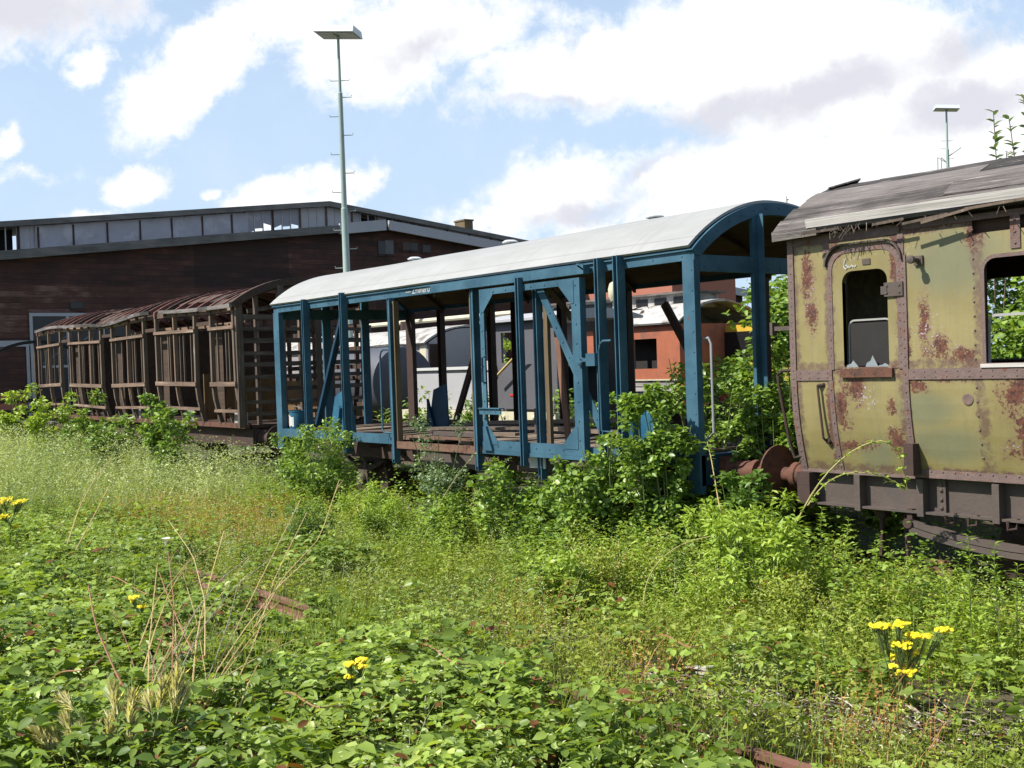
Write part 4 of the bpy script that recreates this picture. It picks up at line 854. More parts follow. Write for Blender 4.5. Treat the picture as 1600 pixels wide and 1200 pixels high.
# planks heaped at the far end
for i in range(6):
    own(MB().bar((-25.6 + .1 * i, -.5 + .13 * i, .95 + .05 * (i % 3)), (-22.6 + .12 * i, -.75 + .12 * i, .98 + .05 * (i % 3)), .18, .05), 'timber_plank', M['grey_wood_x'], 'old plank in the heap beside the far end of the skeleton coach', 'plank', (-25.6 + .1 * i, -.5 + .13 * i, .92), group='planks heaped by the skeleton coach')
# end hoop of one more stripped wagon, farther on
ew = thing('wagon_end_frame', 'dark bowed end frame of a stripped wagon standing before the shed wall', 'wagon frame', (-26.6, .6, 0))
MB().prism(arc_yz(-.85, 2.1, 2.75, .55, 18, .06) + arc_yz(-.85, 2.1, 2.75, .55, 18, -.03)[::-1], -26.65, -26.55, 'yz').build('end_arch', M['black'], ew)
for y in (-.80, .62, 2.05): MB().box(-26.66, -26.54, y - .07, y + .07, .8, 2.8 + (.45 if y == .62 else 0)).build('end_post', M['dark_wood'], ew)
MB().box(-26.64, -26.56, -.73, 1.98, 1.55, 1.66).build('end_rail', M['dark_wood'], ew); MB().box(-26.64, -26.56, -.73, 1.98, 1.25, 1.36).build('end_rail', M['black'], ew)
MB().box(-28.0, -26.5, -.8, 2.0, .6, .85).build('underframe', M['black'], ew)
# ================================================================== timber shed
SX, SY, SP, SL = -32.0, 15.8, 8.0, .115
def low(y): return SP - SL * abs(y - SY)
shed = thing('engine_shed', 'large dark timber engine shed with a broken window band under its raised roof', 'shed', (-45, SY, 0))
Y0, Y1 = -9.0, 38.0
MB().prism([(Y0, -.3), (Y1, -.3), (Y1, low(Y1)), (SY, low(SY)), (Y0, low(Y0))], SX - .25, SX, 'yz').build('front_wall', M['shed'], shed)
MB().box(-62, SX - .25, Y1 - .3, Y1, -.3, low(Y1)).box(-62, SX - .25, Y0, Y0 + .3, -.3, low(Y0)).build('side_wall', M['shed'], shed)
MB().prism([(Y0 - .4, low(Y0 - .4)), (SY, SP), (Y1 + .4, low(Y1 + .4)), (Y1 + .4, low(Y1 + .4) + .15), (SY, SP + .15), (Y0 - .4, low(Y0 - .4) + .15)], -62, SX + .35, 'yz').build('lower_roof', M['fascia'], shed)
yf = on_x(530, 360, SX + .4)[1]
MB().prism([(Y0 - .4, low(Y0 - .4) - .10), (yf, low(yf) - .10), (yf, low(yf) + .20), (Y0 - .4, low(Y0 - .4) + .20)], SX + .36, SX + .44, 'yz').build('verge_board', M['fascia'], shed)
MB().prism([(yf + .01, low(yf) - .16), (SY - .06, low(SY) - .16), (SY - .06, low(SY) + .27), (yf + .01, low(yf) + .27)], SX + .36, SX + .47, 'yz').prism([(SY + .08, low(SY) - .14), (Y1 + .4, low(Y1 + .4) - .14), (Y1 + .4, low(Y1 + .4) + .25), (SY + .08, low(SY) + .25)], SX + .36, SX + .47, 'yz').build('verge_flashing', M['fascia_pale'], shed)
# raised roof with its band of windows
MX = -36.7
def high(y): return SP + 1.50 - SL * abs(y - SY)
MB().prism([(Y0, high(Y0)), (SY, high(SY)), (Y1, high(Y1)), (Y1, high(Y1) + .12), (SY, high(SY) + .12), (Y0, high(Y0) + .12)], MX - 4.0, MX + .30, 'yz').build('raised_roof', M['fascia'], shed)
MB().prism([(Y0, high(Y0) - .04), (SY, high(SY) - .04), (Y1, high(Y1) - .04), (Y1, high(Y1) + .16), (SY, high(SY) + .18), (Y0, high(Y0) + .16)], MX + .31, MX + .38, 'yz').build('verge_board', M['fascia'], shed)
MB().prism([(Y0, low(Y0) + .16), (SY, low(SY) + .16), (Y1, low(Y1) + .16), (Y1, low(Y1) + .42), (SY, low(SY) + .42), (Y0, low(Y0) + .42)], MX - .06, MX - .01, 'yz').build('window_kerb', M['fascia'], shed)
bnd = [on_x(px, 350, MX)[1] for px in (10, 58, 387, 466, 508, 548, 590)]
yy = SY - 1.30 * 18
while yy < Y1 - 2:
    a, b = yy + .05, yy + 1.25; yc = (a + b) / 2; za = lambda y: low(y) + .42; zb = lambda y: high(y) - .03
    MB().box(MX - .07, MX + .02, yy - .05, yy + .05, low(yy) + .16, high(yy) - .02).build('window_post', M['dark_wood_z'] if random.random() < .6 else M['rust_dark'], shed)
    if yc < bnd[0] - .8: kind = 'film'
    elif yc < bnd[1] - .2: kind = 'broken'
    elif yc < bnd[2]: kind = 'tarp'
    elif yc < bnd[3]: kind = 'sky'
    elif yc < bnd[5]: kind = 'panel'
    elif yc < bnd[6] + 2.6: kind = 'broken'
    else: kind = 'panel'
    fr = MB()
    for t in (0, .333, .667, 1): y = a + (b - a) * t; fr.box(MX - .05, MX - .0, y - .02, y + .02, za(y), zb(y))
    wn = fr.build('monitor_window', M['fascia_pale'], shed)
    q = lambda u, v, f0, f1: [(u, za(u) + (zb(u) - za(u)) * f0), (v, za(v) + (zb(v) - za(v)) * f0), (v, za(v) + (zb(v) - za(v)) * f1), (u, za(u) + (zb(u) - za(u)) * f1)]
    if kind in ('film', 'tarp', 'panel'):
        MB().prism(q(a, b, 0, 1), MX - .03, MX - .025, 'yz').build('pane', M['glass_dull'] if kind == 'film' else M['fascia_pale'] if kind == 'panel' else M['tarp'], wn)
    elif kind == 'sky':
        pm = MB()
        for t in range(3):
            u, v = a + (b - a) * t / 3 + .02, a + (b - a) * (t + 1) / 3 - .02; f0 = random.choice([.35, .45, .25]); pm.prism([(u, za(u) + .9 * f0 * (1 + .3 * (t - 1))), (v, za(v) + .9 * f0), (v, zb(v)), (u, zb(u))], MX - .03, MX - .025, 'yz')
        pm.build('pane', M['glass_dull'], wn)
    else:
        MB().prism(q(a, a + .38, 0, 1), MX - .03, MX - .025, 'yz').build('pane', M['glass_dull'], wn)
        MB().prism(q(a - .05, b + .05, 0, 1), MX - .9, MX - .85, 'yz').build('dark_interior', M['black'], wn)  # black sheet standing in for the shade inside the shed
    yy += 1.30
# long plastic sheet nailed over the left windows
sh = MB(); ys = np.linspace(bnd[1] - .1, bnd[2], 40)
vs = []; fs = []
for i, y in enumerate(ys):
    for j in range(6):
        t = j / 5; z = low(y) + .40 + (high(y) - .06 - low(y) - .40) * t; vs.append((MX + .03 + .05 * float(vnoise(y + z * .8, z, .35, 3)) + .02 * math.sin(y * 4.8 + z * 2), y, z))
for i in range(len(ys) - 1):
    for j in range(5): fs.append((i * 6 + j, i * 6 + 6 + j, i * 6 + 7 + j, i * 6 + 1 + j))
sh.add(vs, fs); sh.build('plastic_sheet', M['tarp'], shed)
for y in np.arange(bnd[1], bnd[2], 1.3): MB().box(MX + .085, MX + .10, y - .035, y + .035, low(y) + .42, high(y) - .1).build('batten', M['rust_dark'], shed)
sp = MB().prism([(bnd[1], low(bnd[1]) + .55), (bnd[2], low(bnd[2]) + .55), (bnd[2], low(bnd[2]) + .60), (bnd[1], low(bnd[1]) + .60)], MX + .086, MX + .089, 'yz'); sp.build('sheet_hem', M['fascia_pale'], shed)
# doorway, small windows
a = on_x(47, 492, SX); b = on_x(212, 492, SX)
dw = MB().box(SX + .01, SX + .05, a[1], b[1], -.2, a[2] - .02).build('shed_door', M['dark_glass'], shed)
fr = MB()
for t in np.linspace(0, 1, 4): y = a[1] + (b[1] - a[1]) * t; fr.box(SX + .051, SX + .09, y - .05, y + .05, -.2, a[2])
fr.box(SX + .051, SX + .10, a[1] - .05, b[1] + .05, a[2] - .05, a[2] + .06); fr.box(SX + .051, SX + .085, a[1], b[1], 2.6, 2.68); fr.build('door_frame', M['fascia_pale'], dw)
stx = MB()
for _ in range(14):
    y = random.uniform(a[1] + .1, b[1] - .5); z = random.uniform(2.6, a[2] - .2); stx.bar((SX + .056, y, z - .35), (SX + .056, y + .45, z), .012, .004, (1, 0, 0))
stx.build('glass_streak', M['glass_dull'], dw)  # pale diagonal streaks across the dark glass
c = on_x(14, 537, SX); d = on_x(46, 537, SX)
MB().box(SX + .005, SX + .04, c[1] - 2, d[1], c[2] - .1, c[2] + .1).box(SX + .005, SX + .04, d[1] - .12, d[1] - .02, -.2, c[2] - .1).build('wall_rail', M['fascia_pale'], shed)
MB().box(SX + .005, SX + .03, c[1] - 2, d[1] - .15, 1.1, 1.75).build('lower_boarding', M['brick'], shed)
for (x0, y0, x1, y1) in ((591, 377, 601, 397), (602, 376, 614, 397), (629, 378, 640, 391), (640, 380, 652, 391), (660, 383, 672, 394), (110, 472, 130, 482)):
    p0 = on_x(x0, y1, SX); p1 = on_x(x1, y0, SX); wq = MB().box(SX + .005, SX + .03, p0[1], p1[1], p0[2], p1[2]).build('small_window', M['dark_glass'] if x0 in (591, 640, 660, 110) else M['window_dim'] if x0 != 629 else M['solebar'], shed)
    MB().box(SX + .031, SX + .05, p0[1] - .04, p1[1] + .04, p0[2] - .08, p0[2] - .02).build('window_sill', M['rust_dark'], wq)
tx = bpy.data.curves.new('shed_number', 'FONT'); tx.body = '438'; tx.size = .42; tx.extrude = .01; tx.align_x = 'CENTER'
to = bpy.data.objects.new('shed_number', tx); col.objects.link(to); dg = bpy.context.evaluated_depsgraph_get(); me = bpy.data.meshes.new_from_object(to.evaluated_get(dg)); bpy.data.objects.remove(to)
nb = bpy.data.objects.new('shed_number', me); col.objects.link(nb); me.materials.clear(); me.materials.append(M['glass_dull']); nb.parent = shed
pn = on_x(291, 474, SX); nb.location = (SX + .03 + 45, pn[1] - SY, pn[2] - .15); nb.rotation_euler = (math.radians(90), 0, math.radians(90))
pc = on_x(726, 364, -41); MB().box(-41.5, -40.6, pc[1] - .27, pc[1] + .27, pc[2] - 1.2, pc[2] + .60).box(-41.55, -40.55, pc[1] - .31, pc[1] + .31, pc[2] + .601, pc[2] + .68).build('chimney', M['tan'], shed)

# ================================================================== lamp masts
def mast(label, base, ztop, rb, hw, group, cage=False):
    t = thing('light_mast', label, 'light mast', base, group); x, y, z = base; H = ztop - z
    zz = [z, z + H * .32, z + H * .322, z + H * .58, z + H * .582, z + H * .86, z + H * .862, ztop]; rr = [rb, rb * .95, rb * .82, rb * .76, rb * .62, rb * .52, rb * .34, rb * .3]
    MB().tube([(x, y, v) for v in zz], rr, 14).build('pole', M['mast'], t, True)
    r = Vector(_R0); f = Vector(_F0); u = Vector((0, 0, 1)); c = Vector((x, y, ztop)); ax = (r * .96 - f * .2 - u * .09).normalized(); fd = ax.cross(u).normalized()
    ps = []
    m_ = MB(); L, W_ = hw, hw * .36; up = ax.cross(fd) * -1
    if up.z < 0: up = -up
    def q(a, b, h): return c + ax * a * L / 2 + fd * b * W_ + up * h
    vs = [q(-1, -1, 0), q(1, -1, 0), q(1, 1, 0), q(-1, 1, 0), q(-.96, -.8, .16 * hw), q(.96, -.8, .16 * hw), q(.96, .8, .16 * hw), q(-.96, .8, .16 * hw)]
    m_.add(vs, [(4, 5, 6, 7), (0, 1, 5, 4), (1, 2, 6, 5), (2, 3, 7, 6), (3, 0, 4, 7), (0, 3, 2, 1)])
    hd_ = m_.build('lamp_head', M['lamp'], t)
    mm = MB()
    for k in (-.5, .5):
        a0 = [q(k - .40, -.75, -.012), q(k + .40, -.75, -.012), q(k + .40, .75, -.012), q(k - .40, .75, -.012), q(k - .40, -.75, -.03), q(k + .40, -.75, -.03), q(k + .40, .75, -.03), q(k - .40, .75, -.03)]
        mm.add(a0, [(0, 1, 2, 3), (7, 6, 5, 4), (0, 4, 5, 1), (1, 5, 6, 2), (2, 6, 7, 3), (3, 7, 4, 0)])
    mm.build('lamp_glass', M['far_lamp_glass'], hd_)
    k = 0; v = z + 2.0
    while v < ztop - H * .13:
        s = 1 if k % 2 else -1; rad = rb * .7; a = Vector((x, y, v)); e = a + r * s * .34
        MB().tube([a, e, e + u * .06], .014, 5).build('step_rung', M['mast'], t)
        v += .57; k += 1
    for s in (1, -1):
        a = Vector((x, y, ztop - H * .11)); MB().tube([a, a + r * s * .28, a + r * s * .30 + u * .05], .012, 5).build('step_rung', M['mast'], t)
    if cage:
        for o in (-.55, -.35): MB().tube([c - u * 2.9 + r * o * .1, c - u * 2.6 + r * o, c - u * 5.5 + r * o], .03, 5).build('ladder_cage', M['mast'], t)
        MB().tube([c - u * 2.6, c - u * 2.1 + r * .75], .03, 5).build('bracket', M['mast'], t)
    return t
p = at_d(541.5, 420, 34); q_ = at_d(529, 57, 34)
mast('tall pale green light mast with step rungs in front of the dark timber shed', (p[0], p[1], -.15), q_[2], .135, 1.25, 'yard light masts')
p = at_d(1481, 262, 62); q_ = at_d(1477, 172, 62)
mast('distant light mast rising behind the roof of the olive coach', (p[0], p[1], -.15), q_[2], .17, 1.28, 'yard light masts', True)
p = at_d(4, 470, 40); q_ = at_d(3, 443, 40)
sl2 = thing('wall_lamp_post', 'slim post with a small tilted white lamp at the left edge by the shed', 'lamp post', (p[0], p[1], -.15))
MB().tube([(p[0], p[1], -.15), (p[0], p[1], 2.6)], .10, 8).tube([(p[0], p[1], 2.6), (p[0], p[1], q_[2])], .05, 8).build('pole', M['grey_metal'], sl2)
r0 = Vector(_R0); c0 = Vector((p[0], p[1], q_[2])); MB().bar(c0 - r0 * .05, c0 + r0 * .40 + Vector((0, 0, .16)), .16, .07).bar(c0 + r0 * .28 + Vector((0, 0, .15)), c0 + r0 * .45 + Vector((0, 0, .13)), .14, .05).build('lamp_head', M['white'], sl2)

# ================================================================== vehicles and walls farther back
def bgbox(m, x0, x1, y, d, z0, z1): return m.box(x0, x1, y, y + d, z0, z1)
# red brick building
bb = thing('brick_building', 'long red brick building behind the background coaches', 'building', (-42, 28, 0))
MB().box(-62, -25.5, 26, 30, -.2, 6.0).build('wall', M['brick'], bb); MB().prism([(25.7, 6.0), (30.3, 6.0), (30.3, 6.1), (28, 6.6), (25.7, 6.1)], -62.3, -25.2, 'yz').build('roof', M['rust_dark'], bb)
for x in np.arange(-60, -28, 4.5): wv = MB().box(x, x + 1.4, 25.96, 25.99, 3.2, 4.9).build('window', M['dark_glass'], bb); MB().box(x - .05, x + 1.45, 25.90, 25.955, 3.1, 3.19).build('sill', M['fascia_pale'], bb)
# pale-roofed wagon with a grey end
GY = 8.0; gx = on_y(669, 560, GY)[0]
gv = thing('grey_end_wagon', 'old wagon with a flaking white roof and a smooth grey arched end wall', 'railway wagon', (gx - 5, GY + 1.3, 0))
MB().box(gx - 11, gx - .06, GY, GY + 2.6, 1.1, 2.82).build('body', M['grey_plank'], gv)
MB().prism([(GY - .01, 1.1), (GY + 2.61, 1.1), (GY + 2.61, 2.80)] + arc_yz(GY - .02, GY + 2.62, 2.80, .42, 16)[::-1], gx - .05, gx, 'yz').build('end_wall', M['loco_grey'], gv)
build_arch_sheet('roof', gx - 11.1, gx + .03, GY - .12, GY + 2.72, 2.80, .45, .05, M['white_weathered'], gv, 14, .06)
p0 = on_x(672, 598, gx); p1 = on_x(688, 536, gx)
wd = MB().box(gx + .002, gx + .03, p0[1], on_x(689, 560, gx)[1], 1.75, p1[2] - .02).build('end_window', M['dark_glass'], gv); MB().box(gx + .001, gx + .05, p0[1] - .05, p0[1] - .01, 1.7, p1[2]).build('window_frame', M['loco_dark'], wd)
for px in (652, 612, 575): x = on_y(px, 560, GY)[0]; MB().box(x - .45, x + .1, GY - .02, GY - .003, 1.5, 2.5).build('side_window', M['black'], gv)
MB().box(gx - .35, gx - .05, GY - .03, GY - .004, 1.1, 2.8).build('corner_board', M['cream'], gv)
MB().box(gx - 11, gx, GY + .3, GY + .4, .6, 1.09).box(gx - 11, gx, GY + 2.2, GY + 2.3, .6, 1.09).build('underframe', M['rust_dark'], gv)
for x in np.arange(gx - 10, gx - 1, 2.3): MB().tube([(x, GY + 1.3, 3.2), (x, GY + 1.3, 3.55)], .16, 8).build('roof_vent', M['rust_dark'], gv)
MB().tube([(gx - 11, GY + 2.5, 3.62), (gx + .5, GY + 2.5, 3.60)], .07, 8).build('roof_pipe', M['cream'], gv)
# grey boiler-like tank at the left
tk = on_y(607, 560, 6.2)
tkt = thing('storage_tank', 'rounded dull grey tank standing behind the left of the blue wagon', 'tank', (tk[0], 7.2, 0))
MB().lathe([(.25, -.12), (.7, -.04), (.93, .04), (.95, .15), (.95, 3.4), (.7, 3.5)], (tk[0] - .55, 7.0, 1.80), 'x', 32).build('shell', M['tank_grey'], tkt, True)
for v in tkt.children[0].data.vertices: v.co.x = -1.1 - v.co.x
MB().box(tk[0] - 3.6, tk[0] - .6, 6.5, 7.5, .0, .75).build('cradle', M['rust_dark'], tkt)
# small grey shunting locomotive
LY = 6.0
lx0, lx1, lx2 = on_y(690, 600, LY)[0], on_y(778, 600, LY)[0], on_y(862, 560, LY)[0]
lc = thing('shunting_locomotive', 'small grey shunting locomotive with a dark cab and a cream footplate', 'locomotive', ((lx0 + lx2) / 2, LY + 1, 0))
MB().box(lx0 - 1.4, lx1, LY + .1, LY + 2.0, 1.2, 2.10).build('hood', M['loco_grey'], lc); MB().box(lx0 - 1.45, lx1 + 1.0, LY + .04, LY + 2.06, 2.105, 2.17).build('hood_rim', M['white'], lc)
MB().box(lx0 - 1.6, lx2 + .2, LY - .12, LY + 2.2, .98, 1.19).rivets([(x, LY - .12, 1.08) for x in np.arange(lx0 - 1, lx2, .5)], .05).build('footplate', M['cream'], lc)
MB().box(lx0 - 1.5, lx2, LY + .3, LY + 1.8, .45, .97).build('frame', M['loco_dark'], lc)
ca, cb = on_y(763, 540, LY)[0], on_y(869, 540, LY)[0]; wa, wb = on_y(783, 540, LY)[0], on_y(810, 540, LY)[0]
cabm = MB()
for y in (LY, LY + 2.1):
    cabm.box(ca, wa, y, y + .06, 1.2, 3.12).box(wb, cb, y, y + .06, 1.2, 3.12).box(wa, wb, y, y + .06, 1.2, 2.22).box(wa, wb, y, y + .06, 2.86, 3.12)
cabm.box(ca, ca + .05, LY + .061, LY + 2.099, 1.2, 2.2).box(ca, ca + .05, LY + .061, LY + 2.099, 2.9, 3.12).build('cab', M['loco_dark'], lc)
MB().prism(arc_yz(LY - .15, LY + 2.3, 3.13, .16, 12) + [(LY + 2.3, 3.08), (LY - .15, 3.08)], ca - .15, cb + .15, 'yz').build('cab_roof', M['fascia_pale'], lc)
MB().box(lx1 + .25, on_y(866, 600, LY)[0] - .4, LY - .10, LY - .01, 1.25, 2.18).build('locker', M['loco_dark'], lc); MB().box(lx1 + .55, lx1 + 1.1, LY - .115, LY - .101, 1.52, 1.56).build('red_stripe', M['red'], lc)
MB().tube([(lx1 + .1, LY - .2, 1.2), (lx1 + .1, LY - .2, 2.15)], .035, 6).build('hand_rail', M['white'], lc)
MB().box(lx1 - .35, lx1 - .05, LY - .16, LY - .0, 2.08, 2.28).build('marker_lamp', M['white'], lc)
s0 = on_y(772, 592, LY - .3); s1 = on_y(817, 544, LY - .3); MB().tube([tuple(s0), tuple(s1)], .028, 6).build('wooden_lever', M['stick'], lc)
for x in (lx0 - .6, lx0 + .9, lx2 - .8): MB().lathe([(.05, -.06), (.38, -.05), (.42, .05), (.45, .06), (.45, .1), (.05, .08)], (x, LY + .32, .42), 'y', 22).build('wheel', M['loco_dark'], lc, True)
# red-brown coach
RY = 9.6; rx0, rx1 = -15.0, on_y(1062, 540, RY)[0]
rc_ = thing('red_brown_coach', 'faded red-brown coach with torn white roof covering and a row of roof lights', 'railway coach', ((rx0 + rx1) / 2, RY + 1.35, 0))
wins = []
for px in (893, 918, 990, 965): pass
m_ = MB(); rxw = sorted([on_y(px, 550, RY)[0] for px in (889, 967, 1008)]); ww = .75; x = rx0
z0w, z1w, zb_, zt = 1.98, 2.66, 1.74, 2.96
for xw in rxw:
    m_.box(x, xw - ww / 2, RY, RY + .06, zb_, zt); m_.box(xw - ww / 2, xw + ww / 2, RY, RY + .06, zb_, z0w); m_.box(xw - ww / 2, xw + ww / 2, RY, RY + .06, z1w, zt); x = xw + ww / 2
m_.box(x, rx1, RY, RY + .06, zb_, zt); m_.box(rx0, rx1, RY + 2.64, RY + 2.7, 1.1, zt).box(rx1 - .06, rx1, RY + .061, RY + 2.639, 1.1, zt); m_.build('side_wall', M['red_coach'], rc_)
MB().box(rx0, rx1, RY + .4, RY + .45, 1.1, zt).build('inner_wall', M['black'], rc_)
lp_ = MB()
for i, z in enumerate(np.arange(1.08, 1.70, .125)): lp_.box(rx0 + random.uniform(0, 1), rx1 - random.uniform(0, .3), RY + .02 + .01 * (i % 2), RY + .06, z, z + .10)
lp_.build('lower_planking', M['grey_plank'], rc_)
MB().box(rx0, rx1, RY - .02, RY + .05, zb_ - .03, zb_ - .002).build('waist_rail', M['cream'], rc_)
build_arch_sheet('roof', rx0 - .1, rx1 + .1, RY - .12, RY + 2.82, zt, .5, .04, M['white_weathered'], rc_, 20, .05)
mo = MB().box(rx0, rx1 - .5, RY + .85, RY + 1.85, zt + .40, zt + .72).build('roof_monitor', M['white_weathered'], rc_); MB().box(rx0 - .1, rx1 - .35, RY + .72, RY + 1.98, zt + .721, zt + .77).build('monitor_roof', M['grey_wood_x'], mo)
for x in np.arange(rx0 + .3, rx1 - .9, .62): MB().box(x, x + .38, RY + .83, RY + .849, zt + .47, zt + .66).build('monitor_light', M['dark_glass'], mo)
fl = MB()
for _ in range(16):
    x = random.uniform(rx0 + 3, rx1 - .2); y = RY + random.uniform(-.05, .7); z = zt + .06 + .5 * (1 - ((y - RY - 1.35) / 1.5) ** 2)
    fl.bar((x, y, z - .03), (x + random.uniform(-.5, .5), y + random.uniform(-.1, .3), z + .05), random.uniform(.02, .12), .01)
fl.build('torn_covering', M['rust_dark'], rc_)
MB().box(rx0, rx1, RY + .3, RY + .4, .6, 1.05).build('underframe', M['rust_dark'], rc_)
# red hose coupling and yellow machine among the leaves
ph = on_y(1126, 622, 2.9)
rh = thing('red_horn', 'small red funnel-shaped horn poking out of the leaves behind the blue wagon', 'horn', tuple(ph - np.array([0, 0, .05])))
MB().lathe([(.015, -.24), (.022, -.05), (.05, .04), (.075, .06), (.06, .06)], tuple(ph), 'x', 16).build('bell', M['red'], rh, True)
for v in rh.children[0].data.vertices: pass
MB().tube([tuple(ph + np.array([-.2, 0, 0])), tuple(ph + np.array([-.22, .02, -.6]))], .012, 6).build('stalk', M['rust_dark'], rh)
py_ = on_y(1150, 600, 11)
ym = thing('yellow_machine', 'yellow track machine half hidden by the trees behind the blue wagon', 'machine', (py_[0], 11.8, 0))
MB().box(py_[0] - 1.0, py_[0] + 3.5, 11, 12.6, .9, 1.9).build('body', M['yellow'], ym); MB().box(py_[0] - .6, py_[0] + .7, 11.1, 12.5, 1.901, 2.9).build('cab', M['yellow'], ym)
MB().box(py_[0] - .5, py_[0] + .6, 11.06, 11.09, 2.1, 2.75).build('window', M['dark_glass'], ym); MB().box(py_[0] - 1.1, py_[0] + 3.6, 11.1, 12.5, .4, .89).build('frame', M['rust_dark'], ym)
# ================================================================== vegetation
def unit(v): return v / np.maximum(np.linalg.norm(v, axis=-1, keepdims=True), 1e-9)
BROAD = (np.array([(0, 0, 0), (.5, 0, -.02), (1, 0, -.12), (.22, .44, .08), (.62, .44, .05), (.22, -.44, .08), (.62, -.44, .05)]), np.array([(0, 1, 3), (3, 1, 4), (4, 1, 2), (0, 5, 1), (5, 6, 1), (6, 2, 1)]))
LANCE = (np.array([(0, 0, 0), (.45, 0, .03), (1, 0, -.14), (.38, .5, .10), (.38, -.5, .10)]), np.array([(0, 1, 3), (3, 1, 2), (0, 4, 1), (4, 2, 1)]))
TINY = (np.array([(0, 0, 0), (.45, .5, .08), (1, 0, -.05), (.45, -.5, .08)]), np.array([(0, 2, 1), (0, 3, 2)]))
def leaves(tpl, pos, d, nrm, L, W):
    tv, tf = tpl; pos = np.asarray(pos, float); d = unit(np.asarray(d, float)); nrm = np.asarray(nrm, float); n = len(pos)
    r = unit(np.cross(nrm, d)); nn = np.cross(d, r); L = np.broadcast_to(L, n)[:, None, None]; W = np.broadcast_to(W, n)[:, None, None]
    v = pos[:, None] + d[:, None] * tv[None, :, :1] * L + r[:, None] * tv[None, :, 1:2] * W + nn[:, None] * tv[None, :, 2:] * L
    f = tf[None] + (np.arange(n) * len(tv))[:, None, None]
    return v.reshape(-1, 3), f.reshape(-1, 3)
def blades(pos, H, Wd, lean, bend):
    """grass blades: 7 vertices each, leaning and bending along the horizontal vector lean"""
    pos = np.asarray(pos, float); n = len(pos); H = np.broadcast_to(H, n); Wd = np.broadcast_to(Wd, n); bend = np.broadcast_to(bend, n)
    a = rng.uniform(0, 2 * np.pi, n); side = np.stack([np.cos(a), np.sin(a), 0 * a], -1); vs = []
    for t, wd in ((0, 1), (.4, .85), (.75, .55), (1, 0)):
        c = pos + np.array([0, 0, 1.0]) * (H * (t - .28 * bend * t * t))[:, None] + lean * (H * (.25 * t + bend * t * t * .75))[:, None]
        if wd: vs += [c - side * (Wd * wd / 2)[:, None], c + side * (Wd * wd / 2)[:, None]]
        else: vs += [c]
    v = np.stack(vs, 1); tf = np.array([(0, 1, 2), (1, 3, 2), (2, 3, 4), (3, 5, 4), (4, 5, 6)])
    return v.reshape(-1, 3), (tf[None] + (np.arange(n) * 7)[:, None, None]).reshape(-1, 3)
def merge(lst):
    V, F, o = [], [], 0
    for v, f in lst: V.append(v); F.append(f + o); o += len(v)
    return np.concatenate(V), np.concatenate(F)
def rdir(n, zlo=-.3, zhi=.5):
    a = rng.uniform(0, 2 * np.pi, n); return unit(np.stack([np.cos(a), np.sin(a), rng.uniform(zlo, zhi, n)], -1))
def upn(n, tilt=.5):
    v = rng.normal(0, tilt, (n, 3)); v[:, 2] = 1; return unit(v)
def scatter(n, x0, x1, y0, y1, keep, dens_far=True):
    """random ground points kept with probability keep(x, y); thinner far from where people stand"""
    X = rng.uniform(x0, x1, n); Y = rng.uniform(y0, y1, n); k = rng.random(n) < keep(X, Y); X, Y = X[k], Y[k]
    return np.stack([X, Y, ground_z(X, Y)], -1)
bare_px = [(745, 988, .55, .30), (880, 1003, .5, .25), (1085, 1080, .65, .22), (1330, 1120, .8, .28), (670, 838, .6, .28), (560, 915, .6, .2), (1440, 1125, .5, .25), (1010, 1060, .3, .2)]
bare = [(on_z(x, y), a, b) for x, y, a, b in bare_px]
rail_gaps = [(on_z(x, y, 0), a) for x, y, a in ((322, 897, .16), (425, 930, .36), (462, 942, .22), (880, 1072, .08), (1215, 1186, .32))]
def bareness(x, y):
    b = np.zeros_like(x)
    for p, a, c in bare: b = np.maximum(b, 1.15 - np.sqrt(((x - p[0]) / a) ** 2 + ((y - p[1]) / (c * 1.4)) ** 2) + (vnoise(x, y, .25, 9) - .5) * .8)
    return np.clip(b * 1.2, 0, .9)
def gap_st(x, y, p):
    d = np.array([p[0] - CAM[0], p[1] - CAM[1]]); d /= np.linalg.norm(d); rx, ry = x - p[0], y - p[1]
    return -(rx * d[0] + ry * d[1]), rx * d[1] - ry * d[0]
def lowfac(x, y):
    f_ = np.ones_like(x)
    for p, a in rail_gaps:
        t, s = gap_st(x, y, p); inside = (t > -.1) & (t < 1.7) & (np.abs(s) < a * .62 + (vnoise(x, y, .2, 44) - .5) * .2); f_ = np.where(inside, np.minimum(f_, np.clip(.06 + t * .32, .06, 1)), f_)
    return f_
def railclear(x, y):
    b = np.zeros_like(x)
    for p, a in rail_gaps: b = np.maximum(b, ((np.abs(x - p[0] - .1) < a) & (y > p[1] - .30) & (y < p[1] + .12)) * 1.0, (lowfac(x, y) < .3) * .5)
    return b
def w_bramble(x, y):
    edge = -3.95 + (vnoise(x, y, 1.1, 3) - .5) * .9 + (vnoise(x, y, .4, 4) - .5) * .4 
    w_ = np.clip((edge - y) / .35, 0, 1)
    w_ = np.maximum(w_, np.clip((-2.0 - y) / .6, 0, 1) * np.clip((-x - 3.2) / 1.2, 0, 1) * np.clip((x + 13.5) / 2, 0, 1) * (vnoise(x, y, .6, 33) > .48) * .7)
    w_ = np.maximum(w_, np.clip((-2.6 - y) / .3, 0, 1) * (x > -3) * (vnoise(x, y, .5, 34) > .62) * .6)
    for (px, py, r) in ((880, 955, .55), (930, 1000, .4), (1240, 1070, .45), (1540, 1110, .7), (520, 905, .45), (860, 905, .4)):
        q = on_z(px, py); w_ = np.maximum(w_, np.clip((1.2 - np.hypot(x - q[0], (y - q[1]) * 1.2) / r + (vnoise(x, y, .3, 6) - .5)) * 2, 0, 1))
    return w_
